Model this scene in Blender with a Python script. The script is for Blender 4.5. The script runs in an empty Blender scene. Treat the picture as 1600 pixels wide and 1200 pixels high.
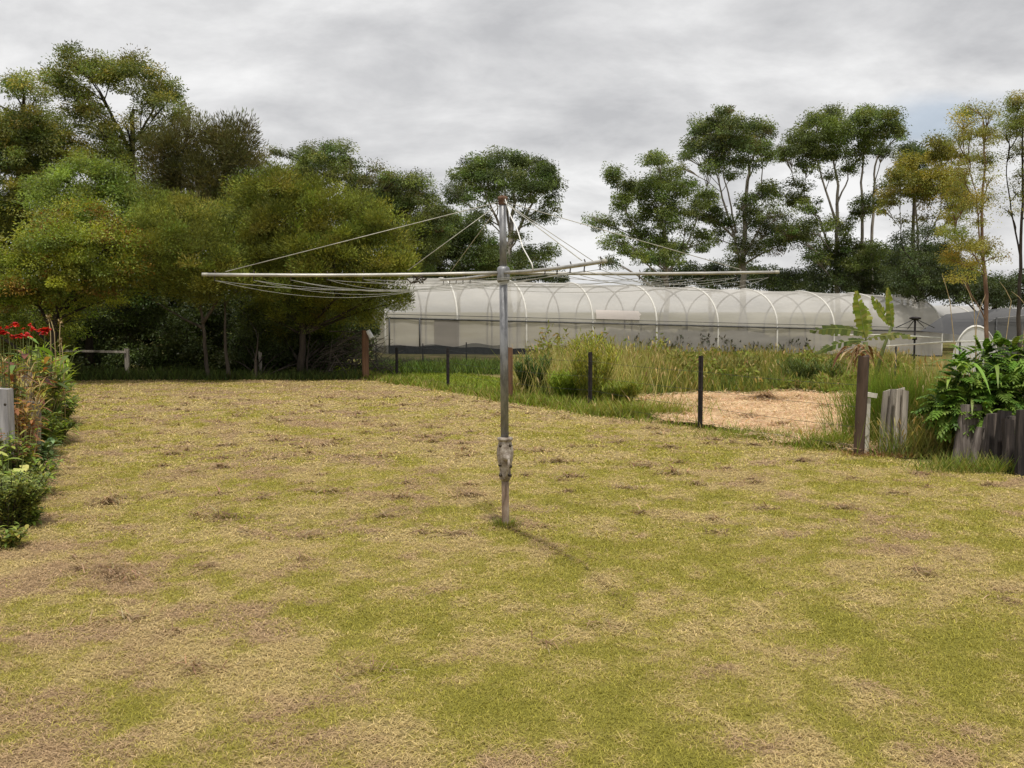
import bpy, math, random
import numpy as np
from mathutils import Vector, Matrix
rng = np.random.default_rng(11); random.seed(11)
SC = bpy.context.scene; COL = SC.collection
R = math.radians

# ------------------------------------------------------------------ camera model (for measuring positions off the ground)
H = 1.73; F = 1600.0; PIT = math.atan(117 / 1600)
CP, SP = math.cos(PIT), math.sin(PIT)
def at(px, py, Y):
    u = (px - 800) / F; v = (600 - py) / F
    k = Y / (CP + v * SP)
    return Vector((u * k, Y, H + (-SP + v * CP) * k))
def gnd(px, py, z=0.0):
    u = (px - 800) / F; v = (600 - py) / F
    k = (z - H) / (-SP + v * CP)
    return Vector((u * k, (CP + v * SP) * k, z))
def terrain(x, y):
    t = np.clip((x + 4.9) * .957 + (y - 40) * .29, 0, 45)
    s = np.clip((y - 27) / 13, 0, 1); s = s * s * (3 - 2 * s)
    return -0.0173 * t * s

# ------------------------------------------------------------------ noise
def vnoise(x, y, seed=0):
    x = np.asarray(x, float); y = np.asarray(y, float)
    xi = np.floor(x).astype(np.int64); yi = np.floor(y).astype(np.int64)
    fx = x - xi; fy = y - yi
    fx = fx * fx * (3 - 2 * fx); fy = fy * fy * (3 - 2 * fy)
    def h(a, b):
        n = (a * 374761393 + b * 668265263 + seed * 974634777) & 0xFFFFFFFF
        n = ((n ^ (n >> 13)) * 1274126177) & 0xFFFFFFFF
        n = n ^ (n >> 16)
        return (n & 0xFFFF) / 65535.0
    a = h(xi, yi); b = h(xi + 1, yi); c = h(xi, yi + 1); d = h(xi + 1, yi + 1)
    return (a + (b - a) * fx) * (1 - fy) + (c + (d - c) * fx) * fy
def fbm(x, y, seed=0, o=4):
    s = 0; a = .5; t = 0
    for i in range(o):
        s = s + a * vnoise(x * 2 ** i + 17.3 * i, y * 2 ** i - 9.1 * i, seed + i); t += a; a *= .55
    return s / t
def sstep(a, b, x):
    t = np.clip((x - a) / (b - a), 0, 1); return t * t * (3 - 2 * t)

# ------------------------------------------------------------------ object helpers
def tag(o, label=None, cat=None, group=None, kind=None):
    if label: o['label'] = label
    if cat: o['category'] = cat
    if group: o['group'] = group
    if kind: o['kind'] = kind
    return o
def empty(name, loc, label, cat, group=None):
    o = bpy.data.objects.new(name, None); COL.objects.link(o); o.location = loc
    o.empty_display_size = .2
    return tag(o, label, cat, group)
def link(name, me, mat, parent=None):
    o = bpy.data.objects.new(name, me); COL.objects.link(o)
    me.materials.append(mat)
    if parent is not None:
        o.parent = parent
        o.matrix_parent_inverse = Matrix.Translation(parent.location).inverted() if parent.parent is None else Matrix.Translation(root_of(parent).location).inverted()
    return o
def root_of(o):
    while o.parent: o = o.parent
    return o
def child(name, me, mat, parent):
    # meshes are given in world coordinates; the thing's Empty sits at its base
    o = bpy.data.objects.new(name, me); COL.objects.link(o)
    me.materials.append(mat); o.parent = parent
    if parent.type == 'EMPTY':
        o.matrix_parent_inverse = Matrix.Translation(-parent.location)
    return o

class MB:
    def __init__(s): s.v = []; s.f = []
    def tube(s, pts, rad, n=7, cap=True):
        pts = [Vector(p) for p in pts]
        if not hasattr(rad, '__len__'): rad = [rad] * len(pts)
        b = len(s.v); ref = None
        for i, p in enumerate(pts):
            d = (pts[min(i + 1, len(pts) - 1)] - pts[max(i - 1, 0)])
            d = d.normalized() if d.length > 1e-9 else Vector((0, 0, 1))
            if ref is None: ref = Vector((1, 0, 0)) if abs(d.x) < .8 else Vector((0, 1, 0))
            a = (ref - d * ref.dot(d)).normalized(); ref = a; c = d.cross(a)
            for k in range(n):
                t = 2 * math.pi * k / n
                s.v.append(p + (a * math.cos(t) + c * math.sin(t)) * rad[i])
        for i in range(len(pts) - 1):
            for k in range(n):
                q = b + i * n; k2 = (k + 1) % n
                s.f.append((q + k, q + k2, q + n + k2, q + n + k))
        if cap:
            s.f.append(tuple(b + k for k in reversed(range(n))))
            e = b + (len(pts) - 1) * n
            s.f.append(tuple(e + k for k in range(n)))
        return s
    def box(s, c, sz, rot=None, jit=0):
        b = len(s.v); c = Vector(c); m = rot or Matrix.Identity(3)
        for x in (-1, 1):
            for y in (-1, 1):
                for z in (-1, 1):
                    p = Vector((x * sz[0] / 2, y * sz[1] / 2, z * sz[2] / 2))
                    if jit: p += Vector((random.uniform(-jit, jit), random.uniform(-jit, jit), random.uniform(-jit, jit)))
                    s.v.append(c + m @ p)
        for f in ((0, 1, 3, 2), (4, 6, 7, 5), (0, 4, 5, 1), (2, 3, 7, 6), (0, 2, 6, 4), (1, 5, 7, 3)):
            s.f.append(tuple(b + k for k in f))
        return s
    def board(s, p0, p1, w, th, side, n=6, jag=.03, bow=.01):
        """A rough sawn board from p0 up to p1, with an uneven edge and a split top."""
        p0 = Vector(p0); p1 = Vector(p1); side = Vector(side).normalized()
        nrm = (p1 - p0).cross(side).normalized()
        b = len(s.v)
        for i in range(n + 1):
            t = i / n; p = p0.lerp(p1, t) + nrm * bow * math.sin(t * 3.1)
            wl = w / 2 * (1 + random.uniform(-jag, jag) * 1.6); wr = w / 2 * (1 + random.uniform(-jag, jag) * 1.6)
            e = (p1 - p0).normalized() * (random.uniform(-jag, jag) * .45 if i == n else 0)
            for q in (p - side * wl - nrm * th / 2 + e, p + side * wr - nrm * th / 2 - e, p + side * wr + nrm * th / 2 - e, p - side * wl + nrm * th / 2 + e):
                s.v.append(q)
        for i in range(n):
            for k in range(4):
                q = b + 4 * i; k2 = (k + 1) % 4
                s.f.append((q + k, q + k2, q + 4 + k2, q + 4 + k))
        s.f.append((b + 3, b + 2, b + 1, b)); e = b + 4 * n; s.f.append((e, e + 1, e + 2, e + 3))
        return s
    def lathe(s, base, prof, n=20, axis=(0, 0, 1)):
        base = Vector(base); ax = Vector(axis).normalized()
        a = ax.orthogonal().normalized(); c = ax.cross(a); b = len(s.v)
        for r, z in prof:
            for k in range(n):
                t = 2 * math.pi * k / n
                s.v.append(base + ax * z + (a * math.cos(t) + c * math.sin(t)) * r)
        for i in range(len(prof) - 1):
            for k in range(n):
                q = b + i * n; k2 = (k + 1) % n
                s.f.append((q + k, q + k2, q + n + k2, q + n + k))
        s.f.append(tuple(b + k for k in reversed(range(n))))
        e = b + (len(prof) - 1) * n; s.f.append(tuple(e + k for k in range(n)))
        return s
    def grid(s, P):
        """P: rows x cols of points."""
        b = len(s.v); r = len(P); c = len(P[0])
        for row in P: s.v.extend(Vector(p) for p in row)
        for i in range(r - 1):
            for j in range(c - 1):
                q = b + i * c + j; s.f.append((q, q + 1, q + c + 1, q + c))
        return s
    def mesh(s, name, smooth=True):
        me = bpy.data.meshes.new(name); me.from_pydata([tuple(v) for v in s.v], [], s.f); me.update()
        if smooth: me.polygons.foreach_set('use_smooth', [True] * len(me.polygons))
        return me
    def build(s, name, mat, parent=None, smooth=True):
        me = s.mesh(name, smooth)
        if parent is None:
            o = bpy.data.objects.new(name, me); COL.objects.link(o); me.materials.append(mat); return o
        return child(name, me, mat, parent)

def nrmz(a): return a / np.maximum(np.linalg.norm(a, axis=1, keepdims=True), 1e-9)
def rand_unit(n): return nrmz(rng.normal(size=(n, 3)))

class Fol:
    """Collects leaf-sized faces (diamonds) and curved strips with a colour per leaf."""
    def __init__(s): s.v = []; s.q = []; s.c = []; s.n = 0
    def _push(s, V, Q, C):
        s.v.append(V.reshape(-1, 3)); s.q.append(Q + s.n); s.c.append(C); s.n += V.reshape(-1, 3).shape[0]
    def diamonds(s, P, D, L, W, col):
        n = len(P)
        if n == 0: return
        D = nrmz(D); S = nrmz(np.cross(D, rand_unit(n)))
        N = np.cross(D, S)
        L = np.broadcast_to(L, (n,))[:, None]; W = np.broadcast_to(W, (n,))[:, None]
        V = np.stack([P, P + D * L * .45 + S * W * .5 + N * W * .12, P + D * L, P + D * L * .45 - S * W * .5 + N * W * .12], 1)
        Q = np.arange(n)[:, None] * 4 + np.arange(4)[None]
        s._push(V, Q, np.repeat(np.c_[col, np.ones(n)], 4, 0))
    def strips(s, P, D, L, W, droop, col, seg=3, prof=None, side=None, fold=0.0):
        n = len(P)
        if n == 0: return
        D = nrmz(D)
        S = nrmz(np.cross(D, np.array([[0, 0, 1.]]) + .02 * rng.normal(size=(n, 3)))) if side is None else nrmz(side)
        L = np.broadcast_to(L, (n,)); W = np.broadcast_to(W, (n,)); droop = np.broadcast_to(droop, (n,))
        t = np.linspace(0, 1, seg + 1)
        if prof is None: prof = 1 - .9 * t ** 2
        prof = np.asarray(prof)
        pos = P[:, None] + D[:, None] * (L[:, None] * t[None])[..., None]
        pos = pos.copy(); pos[..., 2] -= (droop * L)[:, None] * t[None] ** 2
        w = (W[:, None] * prof[None])[..., None] * .5
        if fold:
            N = nrmz(np.cross(S, D))[:, None]
            V = np.stack([pos - S[:, None] * w + N * w * fold, pos, pos + S[:, None] * w + N * w * fold], 2); m = 3
        else:
            V = np.stack([pos - S[:, None] * w, pos + S[:, None] * w], 2); m = 2
        b = np.arange(n)[:, None] * ((seg + 1) * m)
        qs = []
        for i in range(seg):
            for j in range(m - 1):
                k = i * m + j
                qs.append(np.stack([b[:, 0] + k, b[:, 0] + k + 1, b[:, 0] + k + m + 1, b[:, 0] + k + m], 1))
        s._push(V, np.concatenate(qs, 0), np.repeat(np.c_[col, np.ones(n)], (seg + 1) * m, 0))
    def build(s, name, mat, parent=None, smooth=False):
        V = np.concatenate(s.v).astype(np.float32); Q = np.concatenate(s.q).astype(np.int32); C = np.concatenate(s.c).astype(np.float32)
        me = bpy.data.meshes.new(name)
        me.vertices.add(len(V)); me.vertices.foreach_set('co', V.ravel())
        me.loops.add(Q.size); me.loops.foreach_set('vertex_index', Q.ravel())
        me.polygons.add(len(Q)); me.polygons.foreach_set('loop_start', np.arange(0, Q.size, 4, dtype=np.int32))
        if smooth: me.polygons.foreach_set('use_smooth', np.ones(len(Q), bool))
        me.update(calc_edges=True)
        a = me.color_attributes.new('Col', 'FLOAT_COLOR', 'POINT'); a.data.foreach_set('color', np.clip(C, 0, 1).ravel())
        if parent is None:
            o = bpy.data.objects.new(name, me); COL.objects.link(o); me.materials.append(mat); return o
        return child(name, me, mat, parent)

def pick(cols, n, jit=.12, hue=.06):
    c = np.array(cols, float); k = rng.integers(0, len(c), n)
    return c[k] * (1 + jit * rng.normal(size=(n, 1))).clip(.5, 1.6) * (1 + hue * rng.normal(size=(n, 3))).clip(.6, 1.5)

# ------------------------------------------------------------------ materials
def new_mat(name):
    m = bpy.data.materials.new(name); m.use_nodes = True
    nt = m.node_tree; nt.nodes.clear()
    out = nt.nodes.new('ShaderNodeOutputMaterial')
    return m, nt, out
def leaf_mat(name, trans=.35, rough=.5, spec=.35):
    m, nt, out = new_mat(name); N = nt.nodes; Lk = nt.links
    a = N.new('ShaderNodeAttribute'); a.attribute_name = 'Col'
    p = N.new('ShaderNodeBsdfPrincipled'); p.inputs['Roughness'].default_value = rough
    p.inputs['Specular IOR Level'].default_value = spec
    Lk.new(a.outputs['Color'], p.inputs['Base Color'])
    g = N.new('ShaderNodeMixRGB'); g.blend_type = 'MULTIPLY'; g.inputs[0].default_value = 1
    Lk.new(a.outputs['Color'], g.inputs[1]); g.inputs[2].default_value = (1.35, 1.25, .6, 1)
    t = N.new('ShaderNodeBsdfTranslucent'); Lk.new(g.outputs[0], t.inputs['Color'])
    mx = N.new('ShaderNodeMixShader'); mx.inputs[0].default_value = trans
    Lk.new(p.outputs[0], mx.inputs[1]); Lk.new(t.outputs[0], mx.inputs[2]); Lk.new(mx.outputs[0], out.inputs[0])
    return m
def noise_mat(name, c1, c2, scale=8, rough=.8, metal=0, stretch=(1, 1, 1), bump=.3, c3=None, detail=6, lo=.35, hi=.65, spec=.3, bscale=None):
    m, nt, out = new_mat(name); N = nt.nodes; Lk = nt.links
    tc = N.new('ShaderNodeTexCoord'); mp = N.new('ShaderNodeMapping'); mp.inputs['Scale'].default_value = stretch
    Lk.new(tc.outputs['Object'], mp.inputs[0])
    n = N.new('ShaderNodeTexNoise'); n.inputs['Scale'].default_value = scale; n.inputs['Detail'].default_value = detail
    n.inputs['Roughness'].default_value = .65
    Lk.new(mp.outputs[0], n.inputs['Vector'])
    r = N.new('ShaderNodeValToRGB'); e = r.color_ramp.elements
    e[0].position = lo; e[0].color = (*c1, 1); e[1].position = hi; e[1].color = (*c2, 1)
    if c3: k = e.new((lo + hi) / 2 + .03); k.color = (*c3, 1)
    Lk.new(n.outputs['Fac'], r.inputs[0])
    p = N.new('ShaderNodeBsdfPrincipled'); p.inputs['Roughness'].default_value = rough; p.inputs['Metallic'].default_value = metal
    p.inputs['Specular IOR Level'].default_value = spec
    Lk.new(r.outputs[0], p.inputs['Base Color'])
    if bump:
        n2 = N.new('ShaderNodeTexNoise'); n2.inputs['Scale'].default_value = bscale or scale * 2.2; n2.inputs['Detail'].default_value = 5
        Lk.new(mp.outputs[0], n2.inputs['Vector'])
        b = N.new('ShaderNodeBump'); b.inputs['Strength'].default_value = bump; b.inputs['Distance'].default_value = .02
        Lk.new(n2.outputs['Fac'], b.inputs['Height']); Lk.new(b.outputs[0], p.inputs['Normal'])
    Lk.new(p.outputs[0], out.inputs[0])
    return m
def attr_ground(name, rough=.95, bscale=60, amt=.5):
    m, nt, out = new_mat(name); N = nt.nodes; Lk = nt.links
    a = N.new('ShaderNodeAttribute'); a.attribute_name = 'Col'
    g = N.new('ShaderNodeNewGeometry')
    n = N.new('ShaderNodeTexNoise'); n.inputs['Scale'].default_value = bscale; n.inputs['Detail'].default_value = 6; n.inputs['Roughness'].default_value = .75
    Lk.new(g.outputs['Position'], n.inputs['Vector'])
    mr = N.new('ShaderNodeMapRange'); mr.inputs[1].default_value = .3; mr.inputs[2].default_value = .7; mr.inputs[3].default_value = 1 - amt; mr.inputs[4].default_value = 1 + amt * .6
    Lk.new(n.outputs['Fac'], mr.inputs[0])
    mu = N.new('ShaderNodeVectorMath'); mu.operation = 'SCALE'
    Lk.new(a.outputs['Color'], mu.inputs[0]); Lk.new(mr.outputs[0], mu.inputs['Scale'])
    p = N.new('ShaderNodeBsdfPrincipled'); p.inputs['Roughness'].default_value = rough; p.inputs['Specular IOR Level'].default_value = .1
    Lk.new(mu.outputs[0], p.inputs['Base Color'])
    b = N.new('ShaderNodeBump'); b.inputs['Strength'].default_value = .6; b.inputs['Distance'].default_value = .02
    Lk.new(n.outputs['Fac'], b.inputs['Height']); Lk.new(b.outputs[0], p.inputs['Normal'])
    Lk.new(p.outputs[0], out.inputs[0]); return m
def net_mat(name, col, open_=.3, trans=.4, weave=0):
    """Knitted horticultural net: partly open, partly cloth that lets light through."""
    m, nt, out = new_mat(name); N = nt.nodes; Lk = nt.links
    tc = N.new('ShaderNodeTexCoord')
    n = N.new('ShaderNodeTexNoise'); n.inputs['Scale'].default_value = .9; n.inputs['Detail'].default_value = 5
    mp = N.new('ShaderNodeMapping'); mp.inputs['Scale'].default_value = (.35, .35, 1.6)
    Lk.new(tc.outputs['Object'], mp.inputs[0]); Lk.new(mp.outputs[0], n.inputs['Vector'])
    r = N.new('ShaderNodeValToRGB'); e = r.color_ramp.elements
    e[0].position = .3; e[0].color = (*[c * .74 for c in col], 1); e[1].position = .7; e[1].color = (*col, 1)
    Lk.new(n.outputs['Fac'], r.inputs[0])
    d = N.new('ShaderNodeBsdfDiffuse'); Lk.new(r.outputs[0], d.inputs[0])
    t = N.new('ShaderNodeBsdfTranslucent'); Lk.new(r.outputs[0], t.inputs[0])
    m1 = N.new('ShaderNodeMixShader'); m1.inputs[0].default_value = trans
    Lk.new(d.outputs[0], m1.inputs[1]); Lk.new(t.outputs[0], m1.inputs[2])
    tr = N.new('ShaderNodeBsdfTransparent')
    m2 = N.new('ShaderNodeMixShader')
    mr = N.new('ShaderNodeMapRange'); mr.inputs[1].default_value = .3; mr.inputs[2].default_value = .7
    mr.inputs[3].default_value = open_ * 1.15; mr.inputs[4].default_value = open_ * .85
    Lk.new(n.outputs['Fac'], mr.inputs[0]); Lk.new(mr.outputs[0], m2.inputs[0])
    Lk.new(m1.outputs[0], m2.inputs[1]); Lk.new(tr.outputs[0], m2.inputs[2]); Lk.new(m2.outputs[0], out.inputs[0])
    return m

M = {
 'leaf': leaf_mat('leaf', .38, .5, .35),
 'needle': leaf_mat('needle_foliage', .32, .65, .15),
 'grass': leaf_mat('grass_blades', .3, .7, .12),
 'straw': leaf_mat('dry_straw', .2, .8, .1),
 'petal': leaf_mat('flower_petal', .3, .5, .3),
 'lawn': attr_ground('lawn_thatch', bscale=55, amt=.45),
 'mulch': attr_ground('straw_mulch', bscale=22, amt=.45),
 'earth': noise_mat('rough_earth', (.10, .085, .035), (.24, .18, .09), .8, 1.0, bump=.6, c3=(.15, .14, .05), bscale=14, spec=0.0),
 'soil': noise_mat('bed_soil', (.03, .022, .015), (.09, .065, .04), 7, .95, bump=.8),
 'bark_pale': noise_mat('pale_gum_bark', (.20, .17, .14), (.42, .38, .33), 3, .85, stretch=(1, 1, .3), bump=.4),
 'bark_dark': noise_mat('dark_bark', (.02, .016, .012), (.07, .055, .042), 5, .95, stretch=(1, 1, .25), bump=.7),
 'bark_red': noise_mat('reddish_bark', (.10, .055, .035), (.26, .17, .11), 6, .9, stretch=(1, 1, .25), bump=.5),
 'bark_dim': noise_mat('grey_brown_bark', (.035, .028, .022), (.11, .09, .07), 5, .95, stretch=(1, 1, .25), bump=.6),
 'galv': noise_mat('galvanised_steel', (.13, .13, .135), (.30, .30, .30), 22, .5, .55, stretch=(1, 1, .35), bump=.12, c3=(.26, .26, .265)),
 'galv_arm': noise_mat('weathered_arm_steel', (.30, .29, .27), (.50, .48, .44), 20, .5, .4, stretch=(.3, .3, 1), bump=.1),
 'rusty': noise_mat('rusting_steel', (.16, .10, .065), (.33, .27, .21), 18, .75, .25, stretch=(1, 1, .3), bump=.3, c3=(.24, .18, .13)),
 'cast': noise_mat('cast_housing', (.17, .13, .10), (.47, .42, .36), 22, .65, .3, bump=.35, c3=(.33, .28, .23)),
 'rust': noise_mat('rust_cap', (.10, .05, .03), (.20, .12, .08), 25, .85, .1, bump=.3),
 'wire': noise_mat('plastic_coated_wire', (.30, .29, .24), (.50, .48, .42), 14, .5, .1, bump=0),
 'line': noise_mat('grey_line_wire', (.20, .20, .18), (.36, .35, .31), 14, .5, .1, bump=0),
 'rope': noise_mat('white_cord', (.62, .60, .55), (.8, .79, .75), 40, .9, bump=.4),
 'bolt': noise_mat('dark_bolt', (.03, .025, .02), (.09, .07, .05), 30, .6, .6, bump=.1),
 'net': net_mat('white_crop_net', (.72, .69, .64), .37, .42),
 'net_white': net_mat('white_cloche_net', (.84, .83, .80), .10, .35),
 'net_side': net_mat('grey_side_net', (.60, .565, .52), .34, .38),
 'net_far': net_mat('grey_far_net', (.58, .57, .56), .1, .35),
 'net_dark': net_mat('charcoal_shade_cloth', (.045, .048, .05), .35, .2),
 'net_slate': net_mat('slate_shade_cloth', (.11, .11, .115), .12, .2),
 'net_pink': net_mat('pale_pink_patch', (.92, .84, .80), .08, .45),
 'net_panel': net_mat('brown_grey_panel', (.33, .305, .28), .1, .3),
 'hoop': noise_mat('white_hoop_sleeve', (.50, .48, .44), (.62, .60, .55), 4, .7, bump=.05),
 'hoopdark': noise_mat('bare_and_shaded_pipe', (.035, .035, .035), (.09, .09, .09), 6, .6, .4, bump=.05),
 'weedmat': noise_mat('black_weed_mat', (.010, .010, .011), (.03, .03, .032), 6, .8, bump=.3),
 'picket': noise_mat('black_star_picket', (.012, .011, .012), (.04, .032, .03), 15, .7, .3, bump=.1),
 'timber_dark': noise_mat('dark_timber', (.03, .02, .014), (.095, .062, .043), 7, .9, stretch=(1, 1, .12), bump=.6),
 'timber_orange': noise_mat('orange_timber', (.09, .045, .025), (.22, .12, .065), 7, .9, stretch=(1, 1, .15), bump=.5),
 'timber_grey': noise_mat('silvered_timber', (.15, .13, .11), (.52, .46, .40), 9, .9, stretch=(1, 1, .08), bump=.7, c3=(.36, .32, .27)),
 'timber_post': noise_mat('grey_post_timber', (.16, .15, .15), (.42, .40, .39), 11, .9, stretch=(1, 1, .1), bump=.6, c3=(.30, .285, .28)),
 'slab': noise_mat('old_slab_timber', (.02, .017, .016), (.30, .26, .235), 8, .95, stretch=(1, 1, .1), bump=.9, c3=(.14, .115, .10)),
 'slab_dark': noise_mat('dark_slab_timber', (.012, .010, .010), (.16, .13, .11), 8, .95, stretch=(1, 1, .1), bump=.9, c3=(.05, .04, .036)),  # darker tone of the old slab timber
 'white_wood': noise_mat('pale_painted_wood', (.42, .40, .33), (.66, .63, .54), 12, .8, stretch=(1, 1, .2), bump=.2),
 'tin': noise_mat('white_tin', (.5, .49, .46), (.75, .74, .72), 10, .5, .1, bump=.1),
 'pipe': noise_mat('pale_poly_pipe', (.42, .42, .36), (.6, .6, .52), 10, .6, bump=0),
}

# ------------------------------------------------------------------ world and sun
SUN_EL, SUN_AZ = R(69), math.atan2(.24, -.97)      # hazy sun, high behind the photographer
sd = Vector((math.cos(SUN_EL) * math.sin(SUN_AZ), math.cos(SUN_EL) * math.cos(SUN_AZ), math.sin(SUN_EL)))
w = bpy.data.worlds.new('World'); SC.world = w; w.use_nodes = True
nt = w.node_tree; N = nt.nodes; Lk = nt.links; N.clear()
out = N.new('ShaderNodeOutputWorld')
sky = N.new('ShaderNodeTexSky'); sky.sky_type = 'NISHITA'; sky.sun_disc = False
sky.sun_elevation = SUN_EL; sky.sun_rotation = SUN_AZ % (2 * math.pi)
b1 = N.new('ShaderNodeBackground'); b1.inputs[1].default_value = .12; Lk.new(sky.outputs[0], b1.inputs[0])
tc = N.new('ShaderNodeTexCoord'); sx = N.new('ShaderNodeSeparateXYZ'); Lk.new(tc.outputs['Generated'], sx.inputs[0])
def math_n(op, a=None, b=None):
    n = N.new('ShaderNodeMath'); n.operation = op
    for i, v in enumerate((a, b)):
        if v is None: continue
        if isinstance(v, (int, float)): n.inputs[i].default_value = v
        else: Lk.new(v, n.inputs[i])
    return n.outputs[0]
zz = math_n('ADD', math_n('MAXIMUM', sx.outputs[2], 0.0), .34)
cx = N.new('ShaderNodeCombineXYZ')
Lk.new(math_n('DIVIDE', sx.outputs[0], zz), cx.inputs[0]); Lk.new(math_n('DIVIDE', sx.outputs[1], zz), cx.inputs[1])
def wnoise(scale, detail, rough, dist=0, off=(0, 0, 0), sc=(1, 1, 1), rot=0):
    mp = N.new('ShaderNodeMapping'); mp.inputs['Location'].default_value = off; mp.inputs['Scale'].default_value = sc; mp.inputs['Rotation'].default_value = (0, 0, rot)
    Lk.new(cx.outputs[0], mp.inputs[0])
    n = N.new('ShaderNodeTexNoise'); n.inputs['Scale'].default_value = scale; n.inputs['Detail'].default_value = detail
    n.inputs['Roughness'].default_value = rough; n.inputs['Distortion'].default_value = dist
    Lk.new(mp.outputs[0], n.inputs['Vector']); return n.outputs['Fac']
na = wnoise(3.4, 9, .58, .18, (3.1, .4, 0), (.9, 1.15, 1), R(-14))
nb = wnoise(.9, 3, .5, 0, (7.7, 2, 0))
tot = math_n('ADD', math_n('MULTIPLY', na, .62), math_n('MULTIPLY', nb, .38))
ramp = N.new('ShaderNodeValToRGB'); e = ramp.color_ramp.elements
e[0].position = .35; e[0].color = (.50, .50, .51, 1); e[1].position = .58; e[1].color = (.86, .855, .85, 1)
k = e.new(.46); k.color = (.66, .657, .66, 1)
Lk.new(tot, ramp.inputs[0])
b2 = N.new('ShaderNodeBackground'); Lk.new(ramp.outputs[0], b2.inputs[0])
# thicker, brighter cloud overhead
mr = N.new('ShaderNodeMapRange'); mr.inputs[1].default_value = .3; mr.inputs[2].default_value = .9; mr.inputs[3].default_value = 1.10; mr.inputs[4].default_value = 1.3
Lk.new(sx.outputs[2], mr.inputs[0]); Lk.new(mr.outputs[0], b2.inputs[1])
# one small break in the cloud
hd = (at(1462, 190, 100) - Vector((0, 0, H))).normalized()
vm = N.new('ShaderNodeVectorMath'); vm.operation = 'SUBTRACT'; Lk.new(tc.outputs['Generated'], vm.inputs[0]); vm.inputs[1].default_value = hd
vs = N.new('ShaderNodeVectorMath'); vs.operation = 'MULTIPLY'; Lk.new(vm.outputs[0], vs.inputs[0]); vs.inputs[1].default_value = (.55, .55, 1.7)
vl = N.new('ShaderNodeVectorMath'); vl.operation = 'LENGTH'; Lk.new(vs.outputs[0], vl.inputs[0])
nz = wnoise(5, 5, .6, .2)
dd = math_n('ADD', vl.outputs['Value'], math_n('MULTIPLY', math_n('SUBTRACT', nz, .5), .045))
hr = N.new('ShaderNodeMapRange'); hr.interpolation_type = 'SMOOTHSTEP'; hr.inputs[1].default_value = .012; hr.inputs[2].default_value = .05; hr.inputs[3].default_value = .5; hr.inputs[4].default_value = .97
Lk.new(dd, hr.inputs[0])
ms = N.new('ShaderNodeMixShader'); Lk.new(hr.outputs[0], ms.inputs[0]); Lk.new(b1.outputs[0], ms.inputs[1]); Lk.new(b2.outputs[0], ms.inputs[2])
Lk.new(ms.outputs[0], out.inputs[0])
sl = bpy.data.lights.new('sun', 'SUN'); sl.energy = 3.4; sl.angle = R(4); sl.color = (1, .955, .87)
so = bpy.data.objects.new('sun', sl); COL.objects.link(so); so.rotation_euler = (-sd).to_track_quat('-Z', 'Y').to_euler(); so.location = sd * 60

# ------------------------------------------------------------------ ground sheets
def sheet(name, xs, ys, zf, colf, mat, keep=None):
    X, Y = np.meshgrid(xs, ys); nx, ny = len(xs), len(ys)
    V = np.stack([X, Y, zf(X, Y)], -1).reshape(-1, 3)
    i = np.arange(nx - 1)[None] + np.arange(ny - 1)[:, None] * nx
    Q = np.stack([i, i + 1, i + nx + 1, i + nx], -1).reshape(-1, 4)
    if keep is not None:
        k = keep(X, Y).reshape(-1); Q = Q[k[Q].all(1)]
    f = Fol(); C = colf(X, Y).reshape(-1, 3) if colf else np.ones((len(V), 3)) * .2
    f._push(V, Q, np.c_[C, np.ones(len(V))])
    o = f.build(name, mat, smooth=True); o['kind'] = 'structure'; return o
def inpoly(X, Y, poly):
    r = np.zeros(X.shape, bool); n = len(poly)
    for i in range(n):
        x0, y0 = poly[i]; x1, y1 = poly[(i + 1) % n]
        c = ((y0 > Y) != (y1 > Y)) & (X < (x1 - x0) * (Y - y0) / ((y1 - y0) + 1e-12) + x0); r ^= c
    return r
g1 = np.r_[-700, -300, -120, np.arange(-60, 61, 1.5), 120, 300, 700]; g2 = np.r_[-200, -60, -10, np.arange(-4, 90, 1.5), 140, 300, 800]
sheet('ground', g1, g2, lambda x, y: terrain(x, y) - .012, None, M['earth'])

FX = lambda y: 4.12 + (12.1 - y) * (7.82 / 13.8)          # the fence line: x at a given y
BX = lambda y: -3.6 - (y - 7.3) * .41                      # edge of the flower bed
def lawn_keep(X, Y):
    wob = (fbm(X * 1.7, Y * 1.7, 5) - .5) * .7
    return (X < FX(Y) + wob + .05) & (Y < 25.4 + wob) & (X > BX(Y) - .6 + wob * .6)
def greenness(x, y):
    a = x * .87 + y * .49; l = -x * .49 + y * .87
    g = .46 + .6 * (fbm(a * .9, l * .25, 1) - .5) + .75 * (fbm(x * 1.7, y * 1.4, 2) - .5) + .85 * (fbm(x * 5, y * 4, 3, 3) - .5) + .6 * (fbm(x * 13, y * 11, 4, 2) - .5)
    g = g + .13 * np.exp(-((x - 1.3) / 1.7) ** 2 - ((y - 5.6) / 2.2) ** 2) - .10 * sstep(10, 18, y) - .10 * sstep(-.5, -3, x) * sstep(14, 6, y)
    return np.clip(g, 0, 1)
TAN = np.array([.49, .38, .175]); BRN = np.array([.42, .295, .17]); GRN = np.array([.30, .275, .05]); YGR = np.array([.39, .335, .085])
def lawn_col(x, y, j=0):
    g = greenness(x, y)[..., None] + j; h = (fbm(x * 2.3, y * 2.3, 8) + .10 * sstep(1, -2, x) - .05)[..., None]
    dry = TAN * (1 - sstep(.48, .68, h)) + BRN * sstep(.48, .68, h)
    gr = YGR * (1 - sstep(.55, .85, g)) + GRN * sstep(.55, .85, g)
    k = sstep(.36, .60, g)
    return dry * (1 - k) + gr * k
def lawn_z(X, Y): return (fbm(X * .5, Y * .5, 21) - .5) * .05 * sstep(2, 5, Y)
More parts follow.
